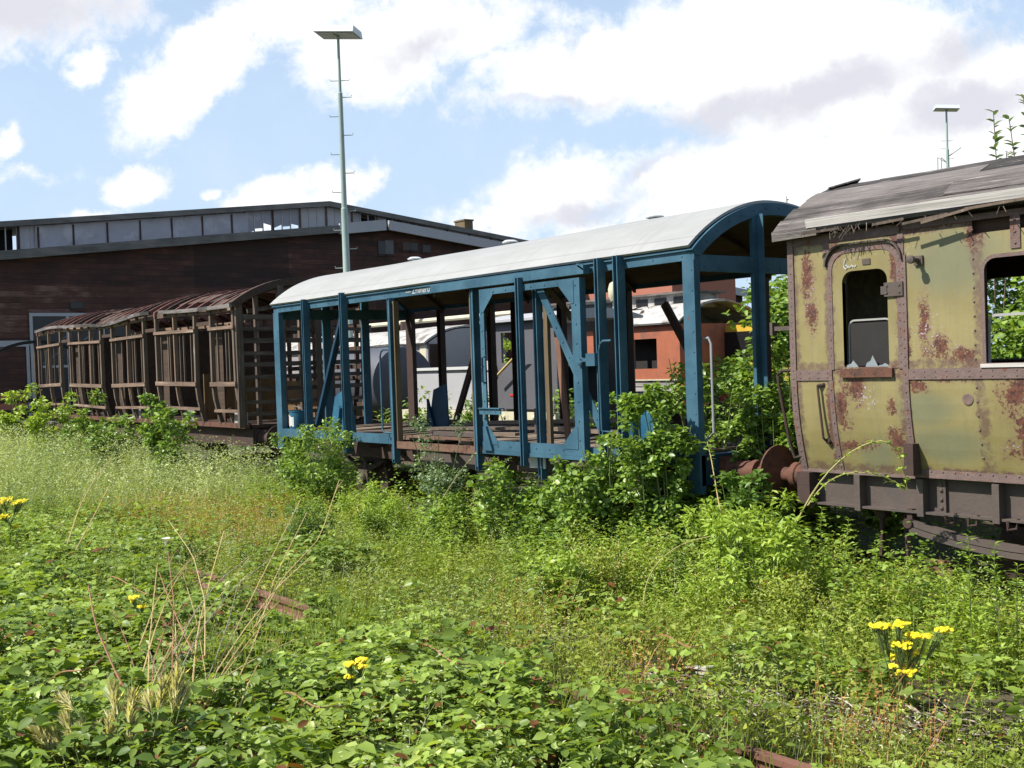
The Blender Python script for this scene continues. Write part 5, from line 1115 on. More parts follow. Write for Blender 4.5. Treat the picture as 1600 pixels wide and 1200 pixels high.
def w_oat(x, y): return np.clip((-x - 8.4 + (vnoise(x, y, 1.5, 8) - .5) * 3.5 + (y + 2) * 1.0) / 2.0, 0, 1)
def w_grass(x, y): return np.clip(1 - w_bramble(x, y), 0, 1) * np.clip(1 - w_oat(x, y), 0, 1)
def hb(x, y): return (.16 + .30 * vnoise(x, y, .9, 21) + .14 * vnoise(x, y, .35, 22) + np.clip(-(y + 5) * .08, 0, .25)) * lowfac(x, y)
def stuff(name, mat, lst, label, cat):
    v, f = merge(lst); o = mesh_np(name, v, f, mat); return tag(o, label, cat, kind='stuff')

def stem_batch(n, keep, box_, h0, h1, per, L, W, tpl=LANCE, hf=None, zlo=-.25, zhi=.55, lean=.22):
    p = scatter(n, *box_, keep); k = len(p); H = rng.uniform(h0, h1, k) * (hf(p[:, 0], p[:, 1]) if hf else 1.0); a = rng.uniform(0, 2 * np.pi, k); ln = np.stack([np.cos(a), np.sin(a), 0 * a], -1) * (rng.uniform(0, lean, k) * 2)[:, None]
    u = np.tile(np.linspace(.12, 1, per), k) + rng.normal(0, .03, k * per); i = np.repeat(np.arange(k), per); ph = rng.uniform(0, 6.3, k)[i] + np.tile(np.arange(per), k) * 2.4
    q = p[i] + np.array([0, 0, 1.0]) * (H[i] * u)[:, None] + ln[i] * (H[i] * u * u)[:, None]; d = np.stack([np.cos(ph), np.sin(ph), rng.uniform(zlo, zhi, k * per)], -1); s = (1.2 - .65 * u) * rng.uniform(.7, 1.25, k * per) * rng.uniform(.75, 1.25, k)[i]
    lv = leaves(tpl, q, d, upn(k * per, .35), L * s, W * s); st = blades(p, H * 1.02, .006, ln, np.full(k, .75)); return merge([lv, st])
# ---- brambles in the foreground
def bramble(n, zlo, zhi, size, x0, x1, y0, y1, keep):
    p = scatter(n, x0, x1, y0, y1, keep); k = len(p); p[:, 2] += hb(p[:, 0], p[:, 1]) * rng.uniform(zlo, zhi, k)
    a = rng.uniform(0, 2 * np.pi, k); d = np.stack([np.cos(a), np.sin(a), rng.uniform(-.45, .25, k)], -1); nr = upn(k, .42); S = size * rng.uniform(.6, 1.25, k) * (1 + .35 * (vnoise(p[:, 0], p[:, 1], .8, 31) - .5)); out_ = []
    for ang, sc_, off in ((0, 1, .35), (75, .85, .1), (-75, .85, .1)):
        t = math.radians(ang); ra = a + t + rng.normal(0, .12, k); dd = np.stack([np.cos(ra), np.sin(ra), d[:, 2] + rng.normal(0, .12, k)], -1)
        out_.append(leaves(BROAD, p + d * (S * off)[:, None], dd, nr + rng.normal(0, .12, (k, 3)), S * sc_, S * sc_ * rng.uniform(.52, .72, k)))
    return merge(out_)
kb = lambda x, y: w_bramble(x, y) * (1 - bareness(x, y)) * (1 - .93 * railclear(x, y)) * (.35 + .65 * vnoise(x, y, .45, 12)) * np.where(x < -8, .7, 1)
stuff('bramble_patch', M['bramble'], [bramble(56000, .55, 1.05, .088, -14, 7, -8.4, -2, kb), bramble(32000, .1, .7, .07, -13, 7, -8.4, -2, kb), bramble(1100, .85, 1.15, .135, -6, 7, -8.2, -3.6, kb)], 'low green bramble thicket covering the foreground', 'brambles')
stuff('bramble_shoots', M['bramble_pale'], [bramble(14000, .9, 1.25, .07, -10, 7, -8.2, -2, lambda x, y: kb(x, y) * (vnoise(x, y, .7, 41) > .55))], 'pale young bramble shoots on top of the thicket', 'brambles')
# ---- mixed low weeds everywhere
def tuft_leaves(n, zlo, zhi, L, W, keep, box_, tpl=LANCE, up=(.0, 1.0), hf=None):
    p = scatter(n, *box_, keep); k = len(p); hh = (hf(p[:, 0], p[:, 1]) if hf else 1.0); p[:, 2] += rng.uniform(zlo, zhi, k) * hh
    return leaves(tpl, p, rdir(k, *up), upn(k, .9), L * rng.uniform(.5, 1.3, k), W * rng.uniform(.6, 1.3, k))
hg = lambda x, y: lowfac(x, y) * (.35 + .9 * vnoise(x, y, 1.0, 51) + .5 * vnoise(x, y, .35, 52) + np.clip((y + 1.9) * .35, 0, .5))
kg = lambda x, y: w_grass(x, y) * (1 - bareness(x, y)) * (1 - railclear(x, y)) * (.5 + .5 * vnoise(x, y, .5, 13))
gb = (-10.5, 6.5, -4.8, .3)
stuff('meadow_weeds', M['weed'], [tuft_leaves(90000, .02, .36, .040, .015, kg, gb, LANCE, (-.2, .9), hg), tuft_leaves(80000, .05, .33, .024, .013, kg, gb, TINY, (-.3, .8), hg), tuft_leaves(34000, .02, .26, .060, .032, kg, gb, BROAD, (-.2, .6), hg)], 'yellow-green meadow weeds between the two tracks', 'weeds')
def grass_batch(n, keep, box_, h0, h1, wd, bend=(.1, .7), hf=None):
    p = scatter(n, *box_, keep); k = len(p); H = rng.uniform(h0, h1, k) * (hf(p[:, 0], p[:, 1]) if hf else 1.0); a = rng.uniform(0, 2 * np.pi, k)
    lean = np.stack([np.cos(a) * .55 + .28, np.sin(a) * .55, 0 * a], -1); return blades(p, H, wd * rng.uniform(.6, 1.3, k), lean, rng.uniform(*bend, k))
stuff('meadow_grass', M['grass'], [grass_batch(42000, kg, gb, .08, .42, .006, (.2, .9), hf=hg), grass_batch(26000, lambda x, y: w_bramble(x, y) * .8 * (vnoise(x, y, .38, 61) > .66) * (1 - railclear(x, y)), (-6, 6.5, -7.8, -3.5), .3, .68, .009, (.1, .5))], 'fine yellow-green grass of the meadow', 'grass')
# ---- dry reddish seed heads in drifts
kd = lambda x, y: (vnoise(x, y, 1.1, 71) > .66) * .8 * (1 - railclear(x, y)) * (1 - .7 * w_bramble(x, y))
drift = [(on_z(375, 800, .2), 1.6), (on_z(130, 750, .2), 1.9), (on_z(250, 790, .2), 1.2), (on_z(330, 740, .2), 1.4), (on_z(470, 760, .2), .8), (on_z(420, 860, 0), .7), (on_z(330, 850, 0), .8), (on_z(820, 980, 0), .5), (on_z(1020, 1075, 0), .4), (on_z(1380, 1160, 0), .5)]
kdr = lambda x, y: np.max([np.clip(1.1 - np.hypot(x - q[0], y - q[1]) / r, 0, 1) for q, r in drift], 0) * (.2 + vnoise(x, y, .4, 72))
stuff('dry_seed_heads', M['dry_weed'], [tuft_leaves(150000, .12, .60, .022, .012, lambda x, y: np.clip(kdr(x, y) + .05 * kd(x, y), 0, 1) * (lowfac(x, y) > .7), (-13, 6, -7, .2), TINY, (0, 1)), grass_batch(40000, lambda x, y: kdr(x, y) * (lowfac(x, y) > .9), (-13, 6, -7, .2), .3, .75, .005)], 'rusty dry seed heads of dock drifting through the weeds', 'dry weeds')
# ---- feathery grass heads over the meadow
def panicles(n, keep, box_, h0, h1):
    p = scatter(n, *box_, keep); k = len(p); H = rng.uniform(h0, h1, k); a = rng.uniform(0, 6.3, k); ln = np.stack([np.cos(a) * .3 + .1, np.sin(a) * .3, 0 * a], -1); per = 16; i = np.repeat(np.arange(k), per); u = np.tile(np.linspace(.55, 1, per), k)
    q = p[i] + np.array([0, 0, 1.0]) * (H[i] * u)[:, None] + ln[i] * (H[i] * u * u)[:, None] + rng.normal(0, .012, (k * per, 3)); return merge([leaves(TINY, q, rdir(k * per, -.3, .9), upn(k * per, 1.0), rng.uniform(.015, .034, k * per), .008), blades(p, H, .005, ln, np.full(k, .75))])
stuff('feather_grass', M['oat'], [panicles(4200, lambda x, y: kg(x, y) * (lowfac(x, y) > .9) * (vnoise(x, y, .9, 111) > .45), gb, .35, .75), panicles(900, lambda x, y: w_bramble(x, y) * (lowfac(x, y) > .9) * (vnoise(x, y, .7, 112) > .5), (-10, 6, -7, -3), .45, .85)], 'pale feathery grass heads standing over the meadow', 'grass')
# ---- pale oat grass on the left
ko = lambda x, y: w_oat(x, y) * (.3 + .7 * vnoise(x, y, .7, 14)) * np.clip((1 - w_bramble(x, y) * .75), 0, 1) * np.where(y > -.1, .25, 1)
ob = (-30, -4.5, -7.5, .4)
ho = lambda x, y: .65 + .5 * vnoise(x, y, 2.2, 81) + .25 * vnoise(x, y, .6, 82) + np.clip((-x - 9) * .02, 0, .3)
def spikelets(n):
    p = scatter(n, *ob, ko); k = len(p); p[:, 2] += ho(p[:, 0], p[:, 1]) * rng.uniform(.45, .95, k); d = rdir(k, -.9, .4); return leaves(TINY, p, d, upn(k, 1.0), rng.uniform(.035, .075, k), rng.uniform(.012, .022, k))
stuff('oat_grass', M['oat'], [grass_batch(62000, ko, ob, .45, .95, .010, (.2, .9), ho), spikelets(150000)], 'tall pale silvery oat grass in front of the skeleton coach', 'grass')
kl = lambda x, y: np.clip(w_oat(x, y) + .2, 0, 1) * (.2 + .8 * vnoise(x, y, .8, 15)) * .9
stuff('left_meadow', M['golden'], [stem_batch(2600, lambda x, y: np.clip((-x - 3.0) / 1.5, 0, 1) * np.clip((-1.4 - y) / .5, 0, 1) * (x > -15) * (y > -6.2) * (vnoise(x, y, .7, 121) > .45) * (lowfac(x, y) > .9), (-15, -3, -6.3, -1.3), .25, .6, 14, .06, .02)], 'yellow-green herbs scattered through the left brambles', 'weeds')
stuff('left_weeds', M['weed'], [tuft_leaves(60000, .05, .55, .05, .018, kl, (-28, -5, -7.5, .2), LANCE, (-.2, .8)), tuft_leaves(30000, .05, .5, .06, .03, lambda x, y: kl(x, y) * (vnoise(x, y, 1.3, 91) > .5), (-28, -5, -8, .2), BROAD, (-.3, .5))], 'mixed green weeds under the oat grass', 'weeds')
# ---- ground cover beneath and behind the train
kbk = lambda x, y: .25 + .75 * vnoise(x, y, 1.2, 16)
stuff('back_weeds', M['shrub'], [tuft_leaves(60000, .02, .8, .085, .05, kbk, (-32, 3, 3.0, 26), BROAD, (-.3, .6)), tuft_leaves(16000, .0, .45, .06, .035, lambda x, y: kbk(x, y) * .7, (-10, 2.2, .3, 3.0), BROAD, (-.3, .6))], 'green undergrowth behind the line of coaches', 'weeds')
# ---- upright leafy stems: the taller weeds along the train and through the meadow
belt = lambda lo_, hi, x0, x1: (lambda x, y: np.clip((y - lo_) / .35, 0, 1) * (y < hi) * (x > x0) * (x < x1) * (.15 + .85 * (vnoise(x, y, .55, 101) > .42)))
stuff('lineside_weeds', M['golden'], [stem_batch(2000, belt(-1.75, -.25, -9.2, 4.5), (-9.2, 4.5, -1.8, -.2), .35, .85, 22, .085, .026), stem_batch(900, belt(-2.4, -.9, -9, 5), (-9, 5, -2.6, -.8), .2, .5, 18, .06, .02)], 'upright yellow-green weeds lining the foot of the train', 'weeds')
stuff('tall_lineside_weeds', M['oat'], [stem_batch(1500, lambda x, y: .25 + .75 * (vnoise(x, y, .9, 141) > .5), (-24, -9.3, -1.6, -.25), .6, 1.15, 24, .10, .02, None or LANCE)], 'tall pale weeds hiding the foot of the skeleton coach', 'weeds')
stuff('lineside_creepers', M['shrub'], [stem_batch(1300, belt(-1.2, .25, -9.4, 3.2), (-9.4, 3.2, -1.4, .3), .35, .95, 15, .085, .06, BROAD, None, -.4, .4, .35)], 'broad-leaved creepers along the foot of the train', 'weeds')
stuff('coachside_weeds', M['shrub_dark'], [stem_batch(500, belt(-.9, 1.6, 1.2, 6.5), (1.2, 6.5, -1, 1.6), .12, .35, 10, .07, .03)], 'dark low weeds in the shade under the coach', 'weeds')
stuff('meadow_stems', M['weed'], [stem_batch(5200, lambda x, y: kg(x, y) * (vnoise(x, y, .5, 103) > .45), gb, .15, .52, 14, .042, .014, hf=hg), stem_batch(2600, lambda x, y: w_bramble(x, y) * .9 * (vnoise(x, y, .5, 131) > .4) * (lowfac(x, y) > .9), (-9, 6.5, -7.5, -3.2), .3, .62, 13, .07, .022)], 'small upright herbs of the meadow', 'weeds')
# ---- twigs and litter on the bare patches
def twigs(n):
    i = rng.integers(0, len(bare), n); c = np.array([b[0] for b in bare])[i]; s = np.array([(b[1], b[2] * 1.2) for b in bare])[i]
    x = c[:, 0] + rng.normal(0, .55, n) * s[:, 0]; y = c[:, 1] + rng.normal(0, .55, n) * s[:, 1]; p = np.stack([x, y, ground_z(x, y) + rng.uniform(.0, .07, n)], -1)
    return leaves(TINY, p, rdir(n, -.12, .2), upn(n, .6), rng.uniform(.05, .34, n), rng.uniform(.005, .014, n))
stuff('twig_litter', M['litter'], [twigs(3800)], 'grey dead twigs and straw on the bare patches', 'litter')

# ---- plants that stand as things of their own
def plant_mesh(parts): return merge(parts)
def shrub(name, label, cat, base, H, R, n, mat='shrub', tpl=BROAD, L=.07, W=.05, stems=6, stem_mat='bark', group=None, lobes=9, dn=(-.5, .4), flat=.8, tall=0.0, stem_r=.012):
    """several leaning stems carrying separate leafy lobes, with gaps between the lobes"""
    bx, by_, bz = base; t = thing(name, label, cat, base, group); sm = MB(); tips = []
    for s in range(stems):
        a = 2 * math.pi * s / stems + random.uniform(-.5, .5); r = R * random.uniform(.15, .8); h = H * random.uniform(.62, .98); pts = []
        for k in range(5):
            u = k / 4; pts.append((bx + math.cos(a) * r * u ** 1.3 + random.uniform(-.02, .02) * (k > 0) * R * 2, by_ + math.sin(a) * r * u ** 1.3 + random.uniform(-.02, .02) * R * 2 * (k > 0), bz - .05 + h * u))
        sm.tube(pts, [stem_r * (1 - .8 * k / 4) + .0015 for k in range(5)], 5); tips.append(pts)
    sm.build('stem', M[stem_mat], t)
    cs, rs = [], []
    for k in range(int(lobes * 2.4)):
        pts = tips[k % len(tips)]; u = random.uniform(.2, 1.0) if k >= len(tips) else random.uniform(.85, 1.0); i = min(3, int(u * 4)); q = np.array(pts[i]) * (1 - (u * 4 - i)) + np.array(pts[min(4, i + 1)]) * (u * 4 - i)
        cs.append(q + rng.normal(0, .16, 3) * R); rs.append(R * random.uniform(.14, .36) * (1 - .3 * u))
    cs = np.array(cs); rs = np.array(rs); i = rng.choice(len(cs), n, p=rs ** 2 / (rs ** 2).sum()); v = unit(rng.normal(0, 1, (n, 3))); rad = rng.random(n) ** .45
    p = cs[i] + v * (rs[i] * rad)[:, None] * np.array([1, 1, flat + tall]); p[:, 2] = np.maximum(p[:, 2], bz + .02)
    d = unit(v * .7 + rdir(n, *dn) * .8); nr = unit(upn(n, .6) + v * .4)
    vv, ff = leaves(tpl, p, d, nr, L * rng.uniform(.55, 1.25, n), W * rng.uniform(.6, 1.2, n)); mesh_np('foliage', vv, ff, M[mat], t, np.array(base)); return t
def gpt(px, py, dz=0.0):
    q = on_z(px, py, -.14); return (float(q[0]), float(q[1]), float(ground_z(q[0], q[1])) + dz)
def G(x, y): return (x, y, float(ground_z(x, y)))
S1 = 'bushes growing against the blue wagon'
shrub('bush', 'leafy green bush sprawling over the left sill of the blue wagon beside the bucket', 'bush', G(-7.75, -.62), 1.45, .62, 3000, 'shrub', LANCE, .075, .035, 7, 'stem', S1, 14)
shrub('bush', 'broad bush covering the lower left of the blue wagon below the fallen plate', 'bush', G(-6.65, -.70), 1.65, .75, 4400, 'shrub', LANCE, .075, .034, 8, 'stem', S1, 16)
shrub('bush', 'grey-green bush spilling across the open doorway sill of the blue wagon', 'bush', G(-4.3, -.30), 1.75, .55, 2200, 'shrub_blue', LANCE, .055, .03, 7, 'stem', S1, 11)
shrub('bush', 'low spreading bush before the dark gap under the wagon doorway', 'bush', G(-4.9, -1.15), .72, .75, 2600, 'weed', LANCE, .05, .022, 7, 'stem', S1, 13)
shrub('bush', 'round-leaved bush under the sliding door of the blue wagon', 'bush', G(-2.45, -.55), 1.2, .60, 2000, 'shrub', BROAD, .075, .058, 7, 'stem', S1, 12)
shrub('bush', 'round-leaved bush climbing the two posts right of the sliding door', 'bush', G(-1.15, -.55), 1.35, .65, 2400, 'shrub', BROAD, .075, .056, 8, 'stem', S1, 14)
shrub('bush', 'tall dense bush swallowing the right corner post of the blue wagon', 'bush', G(-.36, -.34), 2.25, .55, 3800, 'shrub', BROAD, .058, .040, 9, 'stem', S1, 20)
shrub('bush', 'tall bush growing inside the right bay of the blue wagon', 'bush', G(-.65, .9), 2.55, .55, 2600, 'shrub', BROAD, .065, .045, 8, 'stem', S1, 16)
shrub('bush', 'dense bush filling the gap between the blue wagon and the olive coach', 'bush', G(.25, 1.5), 2.75, .70, 8000, 'shrub', BROAD, .075, .055, 9, 'stem', S1, 18)
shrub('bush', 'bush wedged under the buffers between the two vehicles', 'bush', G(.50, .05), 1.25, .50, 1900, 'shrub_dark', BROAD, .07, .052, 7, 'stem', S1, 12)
shrub('bush', 'bright narrow-leaved bush in front of the round buffer head', 'bush', G(.95, -.70), 1.15, .60, 3600, 'golden', LANCE, .075, .026, 9, 'stem', S1, 16)
shrub('bush', 'bush with pale drooping leaves before the corner of the olive coach', 'bush', G(1.75, -1.05), 1.05, .60, 2600, 'golden', LANCE, .085, .034, 8, 'stem', S1, 15)
shrub('bush', 'small-leaved rose bush in front of the coupling between wagon and coach', 'bush', G(.20, -1.35), .68, .75, 3800, 'weed', LANCE, .042, .022, 9, 'cane', S1, 18)
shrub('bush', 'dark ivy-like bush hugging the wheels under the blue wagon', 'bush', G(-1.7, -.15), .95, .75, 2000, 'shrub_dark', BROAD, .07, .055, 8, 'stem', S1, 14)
shrub('bush', 'leafy bush climbing the outside of the right corner post of the blue wagon', 'bush', G(-.10, -.30), 2.2, .45, 5200, 'shrub', BROAD, .07, .05, 7, 'stem', S1, 14)
shrub('bush', 'bush with arching shoots between the sliding door and the corner post', 'bush', G(-.95, -.35), 1.6, .40, 1500, 'shrub', BROAD, .07, .05, 7, 'stem', S1, 12)
shrub('bush', 'tall leafy bush in front of the inner end post of the blue wagon', 'bush', G(.35, .75), 2.45, .55, 7500, 'shrub', BROAD, .07, .05, 8, 'stem', S1, 16)
shrub('bush', 'bush pushing up through the floor beside the inner side of the corner post', 'bush', G(-.20, .55), 2.1, .42, 3200, 'shrub', BROAD, .06, .042, 8, 'stem', S1, 14)
shrub('bush', 'bush rising behind the buffers against the coach end', 'bush', G(.8, 2.1), 2.8, .55, 6000, 'shrub_dark', BROAD, .075, .055, 8, 'stem', S1, 14)
shrub('bush', 'bush with yellowish leaves under the coach buffer beam', 'bush', G(1.30, -.55), 1.02, .42, 2400, 'golden', LANCE, .07, .028, 8, 'stem', S1, 12)
shrub('bush', 'bush at the foot of the wagon sill left of the sliding door', 'bush', G(-3.4, -.75), .98, .50, 1900, 'shrub', BROAD, .065, .045, 7, 'stem', S1, 12)
S2 = 'weed clumps in the meadow'
for (px, py, H, R, n, mt, L, W, lab) in [(490, 880, .62, .48, 3200, 'shrub_dark', .05, .02, 'dark green mugwort clump left of the bright clump'), (585, 872, .68, .42, 3200, 'golden', .06, .02, 'bright yellow-green clump beside the dark mugwort'), (640, 800, .60, .60, 3200, 'weed', .05, .018, 'feathery clump at the foot of the wagon doorway bush'),
        (560, 770, .65, .7, 2800, 'shrub', .06, .022, 'clump before the left bay of the blue wagon'), (760, 830, .45, .7, 3000, 'weed', .04, .016, 'low mossy-looking clump right of the grey debris'), (980, 880, .50, .75, 3200, 'weed', .04, .016, 'clump in the meadow before the right bay of the blue wagon'), (1120, 905, .52, .6, 2800, 'weed', .04, .02, 'clump of pale small leaves before the coupling'),
        (1330, 1000, .45, .6, 2600, 'weed', .045, .018, 'clump behind the large ragwort'), (1480, 1010, .42, .55, 2600, 'golden', .055, .02, 'fresh green clump right of the large ragwort'), (1560, 960, .45, .5, 2200, 'golden', .06, .02, 'fresh green clump at the right edge below the coach'), (870, 960, .42, .5, 900, 'bramble_pale', .06, .045, 'bramble mound in the middle of the meadow'), (1230, 1000, .5, .45, 1900, 'weed', .045, .02, 'small clump in the meadow left of the large ragwort')]:
    shrub('weed_clump', lab, 'weeds', gpt(px, py), H * 1.35, R * 1.1, int(n * 1.4), mt, LANCE if W < .04 else BROAD, L, W, 8, 'stem', S2, 14, stem_r=.006)
S3 = 'bushes before the skeleton coach'
for (px, ty, R, n, lab) in [(22, 597, 1.0, 2600, 'yellow-green bush at the left edge before the shed'), (75, 622, .8, 1800, 'bush beside the planks at the far end of the skeleton coach'), (125, 634, .7, 1300, 'low bush left of the first door of the skeleton coach'), (172, 632, .65, 1300, 'bush below the second bay of the skeleton coach'), (243, 612, .42, 1300, 'upright bush climbing the middle of the skeleton coach'), (268, 640, .5, 900, 'low bush near the right bays of the skeleton coach')]:
    q = on_y(px, ty, -1.0); shrub('bush', lab, 'bush', G(float(q[0]), -1.0), float(q[2]) + .35, R, n, 'golden' if px < 80 else 'shrub', BROAD, .11, .065, 7, 'stem', S3, 12)
S4 = 'bushes behind the blue wagon'
for (x, y, H, R, n, mt, lab) in [(-12.9, 5.2, 2.1, .9, 1500, 'shrub', 'bush before the grey tank'), (-11.2, 5.1, 1.9, .8, 1300, 'shrub', 'bush between the tank and the grey locomotive'), (-14.6, 5.2, 1.4, 1.0, 1300, 'shrub', 'low bush left of the grey tank'), (-14.4, 8.8, 3.3, .75, 2200, 'golden', 'sunlit bush seen through the cab window of the locomotive'), (-6.6, 5.0, 1.7, .8, 1200, 'shrub_dark', 'dark bush before the red-brown coach'), (-8.0, 5.4, 1.7, .9, 1400, 'shrub', 'bush at the right end of the grey locomotive'), (-4.3, 5.6, 2.5, .9, 1500, 'shrub_dark', 'bush at the right end of the red-brown coach'), (-9.6, 5.0, 1.2, .9, 1100, 'shrub', 'low bush under the locomotive cab')]:
    shrub('bush', lab, 'bush', G(x, y), H, R, n, mt, BROAD, .11, .065, 8, 'bark', S4, 14)
def tree(label, base, H, R, n, mat, group, L=.125, W=.078, trunk=.06, low_=.12):
    n = int(n * 2.2)
    """tapered trunk, limbs, and a crown of separate leafy clumps"""
    bx, by_, bz = base; t = thing('tree', label, 'tree', base, group); tm = MB(); lean = (random.uniform(-.08, .08), random.uniform(-.08, .08)); pts = [(bx + lean[0] * H * u * u, by_ + lean[1] * H * u * u, bz - .05 + H * .95 * u) for u in np.linspace(0, 1, 6)]
    tm.tube(pts, [trunk * (1 - .85 * u) for u in np.linspace(0, 1, 6)], 8); cs, rs = [], []
    for k in range(26):
        u = random.uniform(low_, .97); i = min(4, int(u * 5)); q = np.array(pts[i]) + (np.array(pts[i + 1]) - np.array(pts[i])) * (u * 5 - i); a = random.uniform(0, 2 * math.pi); r = R * (1 - .6 * u) * random.uniform(.5, 1.1); e = q + np.array([math.cos(a) * r, math.sin(a) * r, r * random.uniform(.3, .9)])
        tm.tube([tuple(q), tuple((q + e) / 2 + np.array([0, 0, -.03])), tuple(e)], [trunk * (1 - .8 * u) * .5, trunk * .2, .004], 5)
        for f_ in (.55, 1.0): cs.append(q + (e - q) * f_ + rng.normal(0, .08, 3)); rs.append(R * random.uniform(.2, .42))
    tm.build('trunk', M['bark'], t); cs = np.array(cs); rs = np.array(rs); i = rng.choice(len(cs), n, p=rs ** 2 / (rs ** 2).sum()); v = unit(rng.normal(0, 1, (n, 3))); p = cs[i] + v * (rs[i] * rng.random(n) ** .4)[:, None]
    vv, ff = leaves(BROAD, p, unit(v * .6 + rdir(n, -.7, .3)), unit(upn(n, .7) + v * .3), L * rng.uniform(.55, 1.25, n), W * rng.uniform(.6, 1.2, n)); mesh_np('crown', vv, ff, M[mat], t, np.array(base)); return t
S5 = 'young trees behind the train'
tree('young tree right of the red-brown coach seen through the open end of the blue wagon', G(-3.6, 6.4), 4.1, 1.35, 3600, 'shrub', S5)
tree('young tree with pale leaves behind the end posts of the blue wagon', G(-2.2, 7.4), 4.3, 1.4, 3600, 'shrub_blue', S5)
tree('young dark tree right behind the gap between wagon and coach', G(-1.2, 5.2), 3.5, 1.15, 3400, 'shrub_dark', S5)
tree('young tree hidden behind the left end of the olive coach', G(.6, 6.6), 3.7, 1.4, 3200, 'shrub', S5)
tree('young tree seen through the first coach window', G(1.8, 5.0), 3.3, 1.1, 2600, 'shrub', S5)
tree('young tree standing beyond the coach windows farther right', G(3.8, 5.6), 3.5, 1.2, 2400, 'shrub', S5)
tree('wide tree in the distance behind the red-brown coach', G(-7.5, 15.5), 5.0, 2.2, 2600, 'shrub_dark', S5, .16, .1, .1)
tree('wide tree in the distance behind the yellow machine', G(-2.5, 16.0), 5.2, 2.3, 2600, 'shrub', S5, .16, .1, .1)
tree('wide tree in the distance beyond the olive coach', G(1.5, 14.0), 4.8, 2.2, 2600, 'shrub_dark', S5, .16, .1, .1)
tree('young tree with fresh leaves just behind the right end of the blue wagon', G(-2.8, 4.4), 3.4, .8, 1000, 'shrub', S5)
tree('young tree pressed against the back of the olive coach', G(2.6, 4.2), 3.2, 1.0, 2400, 'shrub_blue', S5)
tree('young tree between the yellow machine and the olive coach', G(-.9, 9.5), 4.0, 1.6, 3000, 'shrub', S5)
# saplings that rise above the coach roof
def wand(name, label, cat, base, top, n, mat, L, W, stem_mat, r, group=None, droop=0.0, from_=.0, spread=.9, tpl=BROAD, r1=None):
    """one stem from base to top with leaves set round it"""
    t = thing(name, label, cat, base, group); b = Vector(base); e = Vector(top); pts = [b.lerp(e, k / 6) + Vector((random.uniform(-1, 1), random.uniform(-1, 1), 0)) * .012 * (e - b).length * (0 < k) + Vector((0, 0, droop * math.sin(math.pi * k / 6))) for k in range(7)]
    MB().tube(pts, [r + ((r1 or r * .3) - r) * k / 6 for k in range(7)], 5).build('stem', M[stem_mat], t)
    u = from_ + (1 - from_) * np.linspace(0, 1, n) ** .9; P_ = np.array([tuple(v) for v in pts]); i = np.minimum(5, (u * 6).astype(int)); p = P_[i] + (P_[i + 1] - P_[i]) * (u * 6 - i)[:, None]
    u = np.clip(u + rng.normal(0, .02, n), 0, 1); i = np.minimum(5, (u * 6).astype(int)); p = P_[i] + (P_[i + 1] - P_[i]) * (u * 6 - i)[:, None]; a = np.arange(n) * 2.4 + rng.normal(0, .8, n); ax = unit((P_[i + 1] - P_[i])); d = np.stack([np.cos(a), np.sin(a), 0 * a], -1) * spread + ax * .55 + np.array([0, 0, -.12])
    s = np.clip(1.25 - .75 * u, .35, 1) * rng.uniform(.75, 1.2, n); vv, ff = leaves(tpl, p, d, unit(ax + rng.normal(0, .25, (n, 3))), L * s, W * s); mesh_np('leaves', vv, ff, M[mat], t, np.array(base)); return t
for (px, py, px0, py0, n, lab) in [(1557, 172, 1549, 260, 60, 'tallest leafy sapling tip above the coach roof'), (1583, 186, 1612, 262, 50, 'leaning leafy sapling tip right of the tallest one'), (1570, 238, 1560, 262, 40, 'short sapling tip between the two tall ones'), (1604, 150, 1618, 255, 55, 'sapling tip cut by the right edge of the view')]:
    tp = on_y(px, py, 7.5); t0 = on_y(px0, py0, 7.5); d = (t0 - tp) / (tp[2] - t0[2]); b = tp + d * (tp[2] + .15)
    b[:2] = t0[:2] + d[:2] * .35; wand('sapling', lab, 'sapling', (b[0], b[1], -.15), tuple(tp), int(n * .8), 'shrub_blue', .24, .12, 'bark', .02, 'saplings above the coach roof', from_=.68, spread=.75)
tp = on_y(1226, 306, 3.2); wand('sapling', 'thin shoot peeping over the arched end of the blue wagon', 'sapling', (tp[0], 3.2, -.15), tuple(tp), 70, 'shrub', .09, .05, 'bark', .012, 'saplings above the coach roof', from_=.5)
# goldenrod and willowherb spears
S6 = 'goldenrod spears below the olive coach'
for (px, py, tpx, tpy, lab) in [(1372, 1010, 1368, 853, 'short spear left in the row'), (1404, 1015, 1398, 878, 'shortest spear with spread leaves'), (1425, 1020, 1420, 872, 'spear left of the rail glimpse'), (1492, 1050, 1470, 880, 'spear leaning left before the rail glimpse'), (1520, 1070, 1512, 838, 'tallest spear, before the coach spring'), (1562, 1070, 1556, 850, 'second tallest spear, right of the tallest'), (1590, 1070, 1588, 885, 'spear at the right edge below the axle box'), (1340, 1010, 1345, 880, 'low spear below the coach door')]:
    b = gpt(px, py); tp = on_y(tpx, tpy, b[1] + .05); wand('goldenrod', lab, 'weed', b, tuple(tp), 90, 'golden', .14, .026, 'stem', .007, S6, spread=1.0, tpl=LANCE)
for (px, py, tpx, tpy, lab) in [(1215, 960, 1205, 770, 'leafy willowherb spear before the buffer head'), (1180, 950, 1178, 785, 'willowherb spear left of the buffer'), (1290, 990, 1283, 795, 'willowherb spear below the coach corner'), (1310, 1000, 1325, 810, 'willowherb with drooping leaves below the coach door')]:
    b = gpt(px, py); tp = on_y(tpx, tpy, b[1] + .05); wand('willowherb', lab, 'weed', b, tuple(tp), 85, 'golden', .12, .03, 'stem', .007, 'willowherb spears by the coupling', spread=1.0, tpl=LANCE)
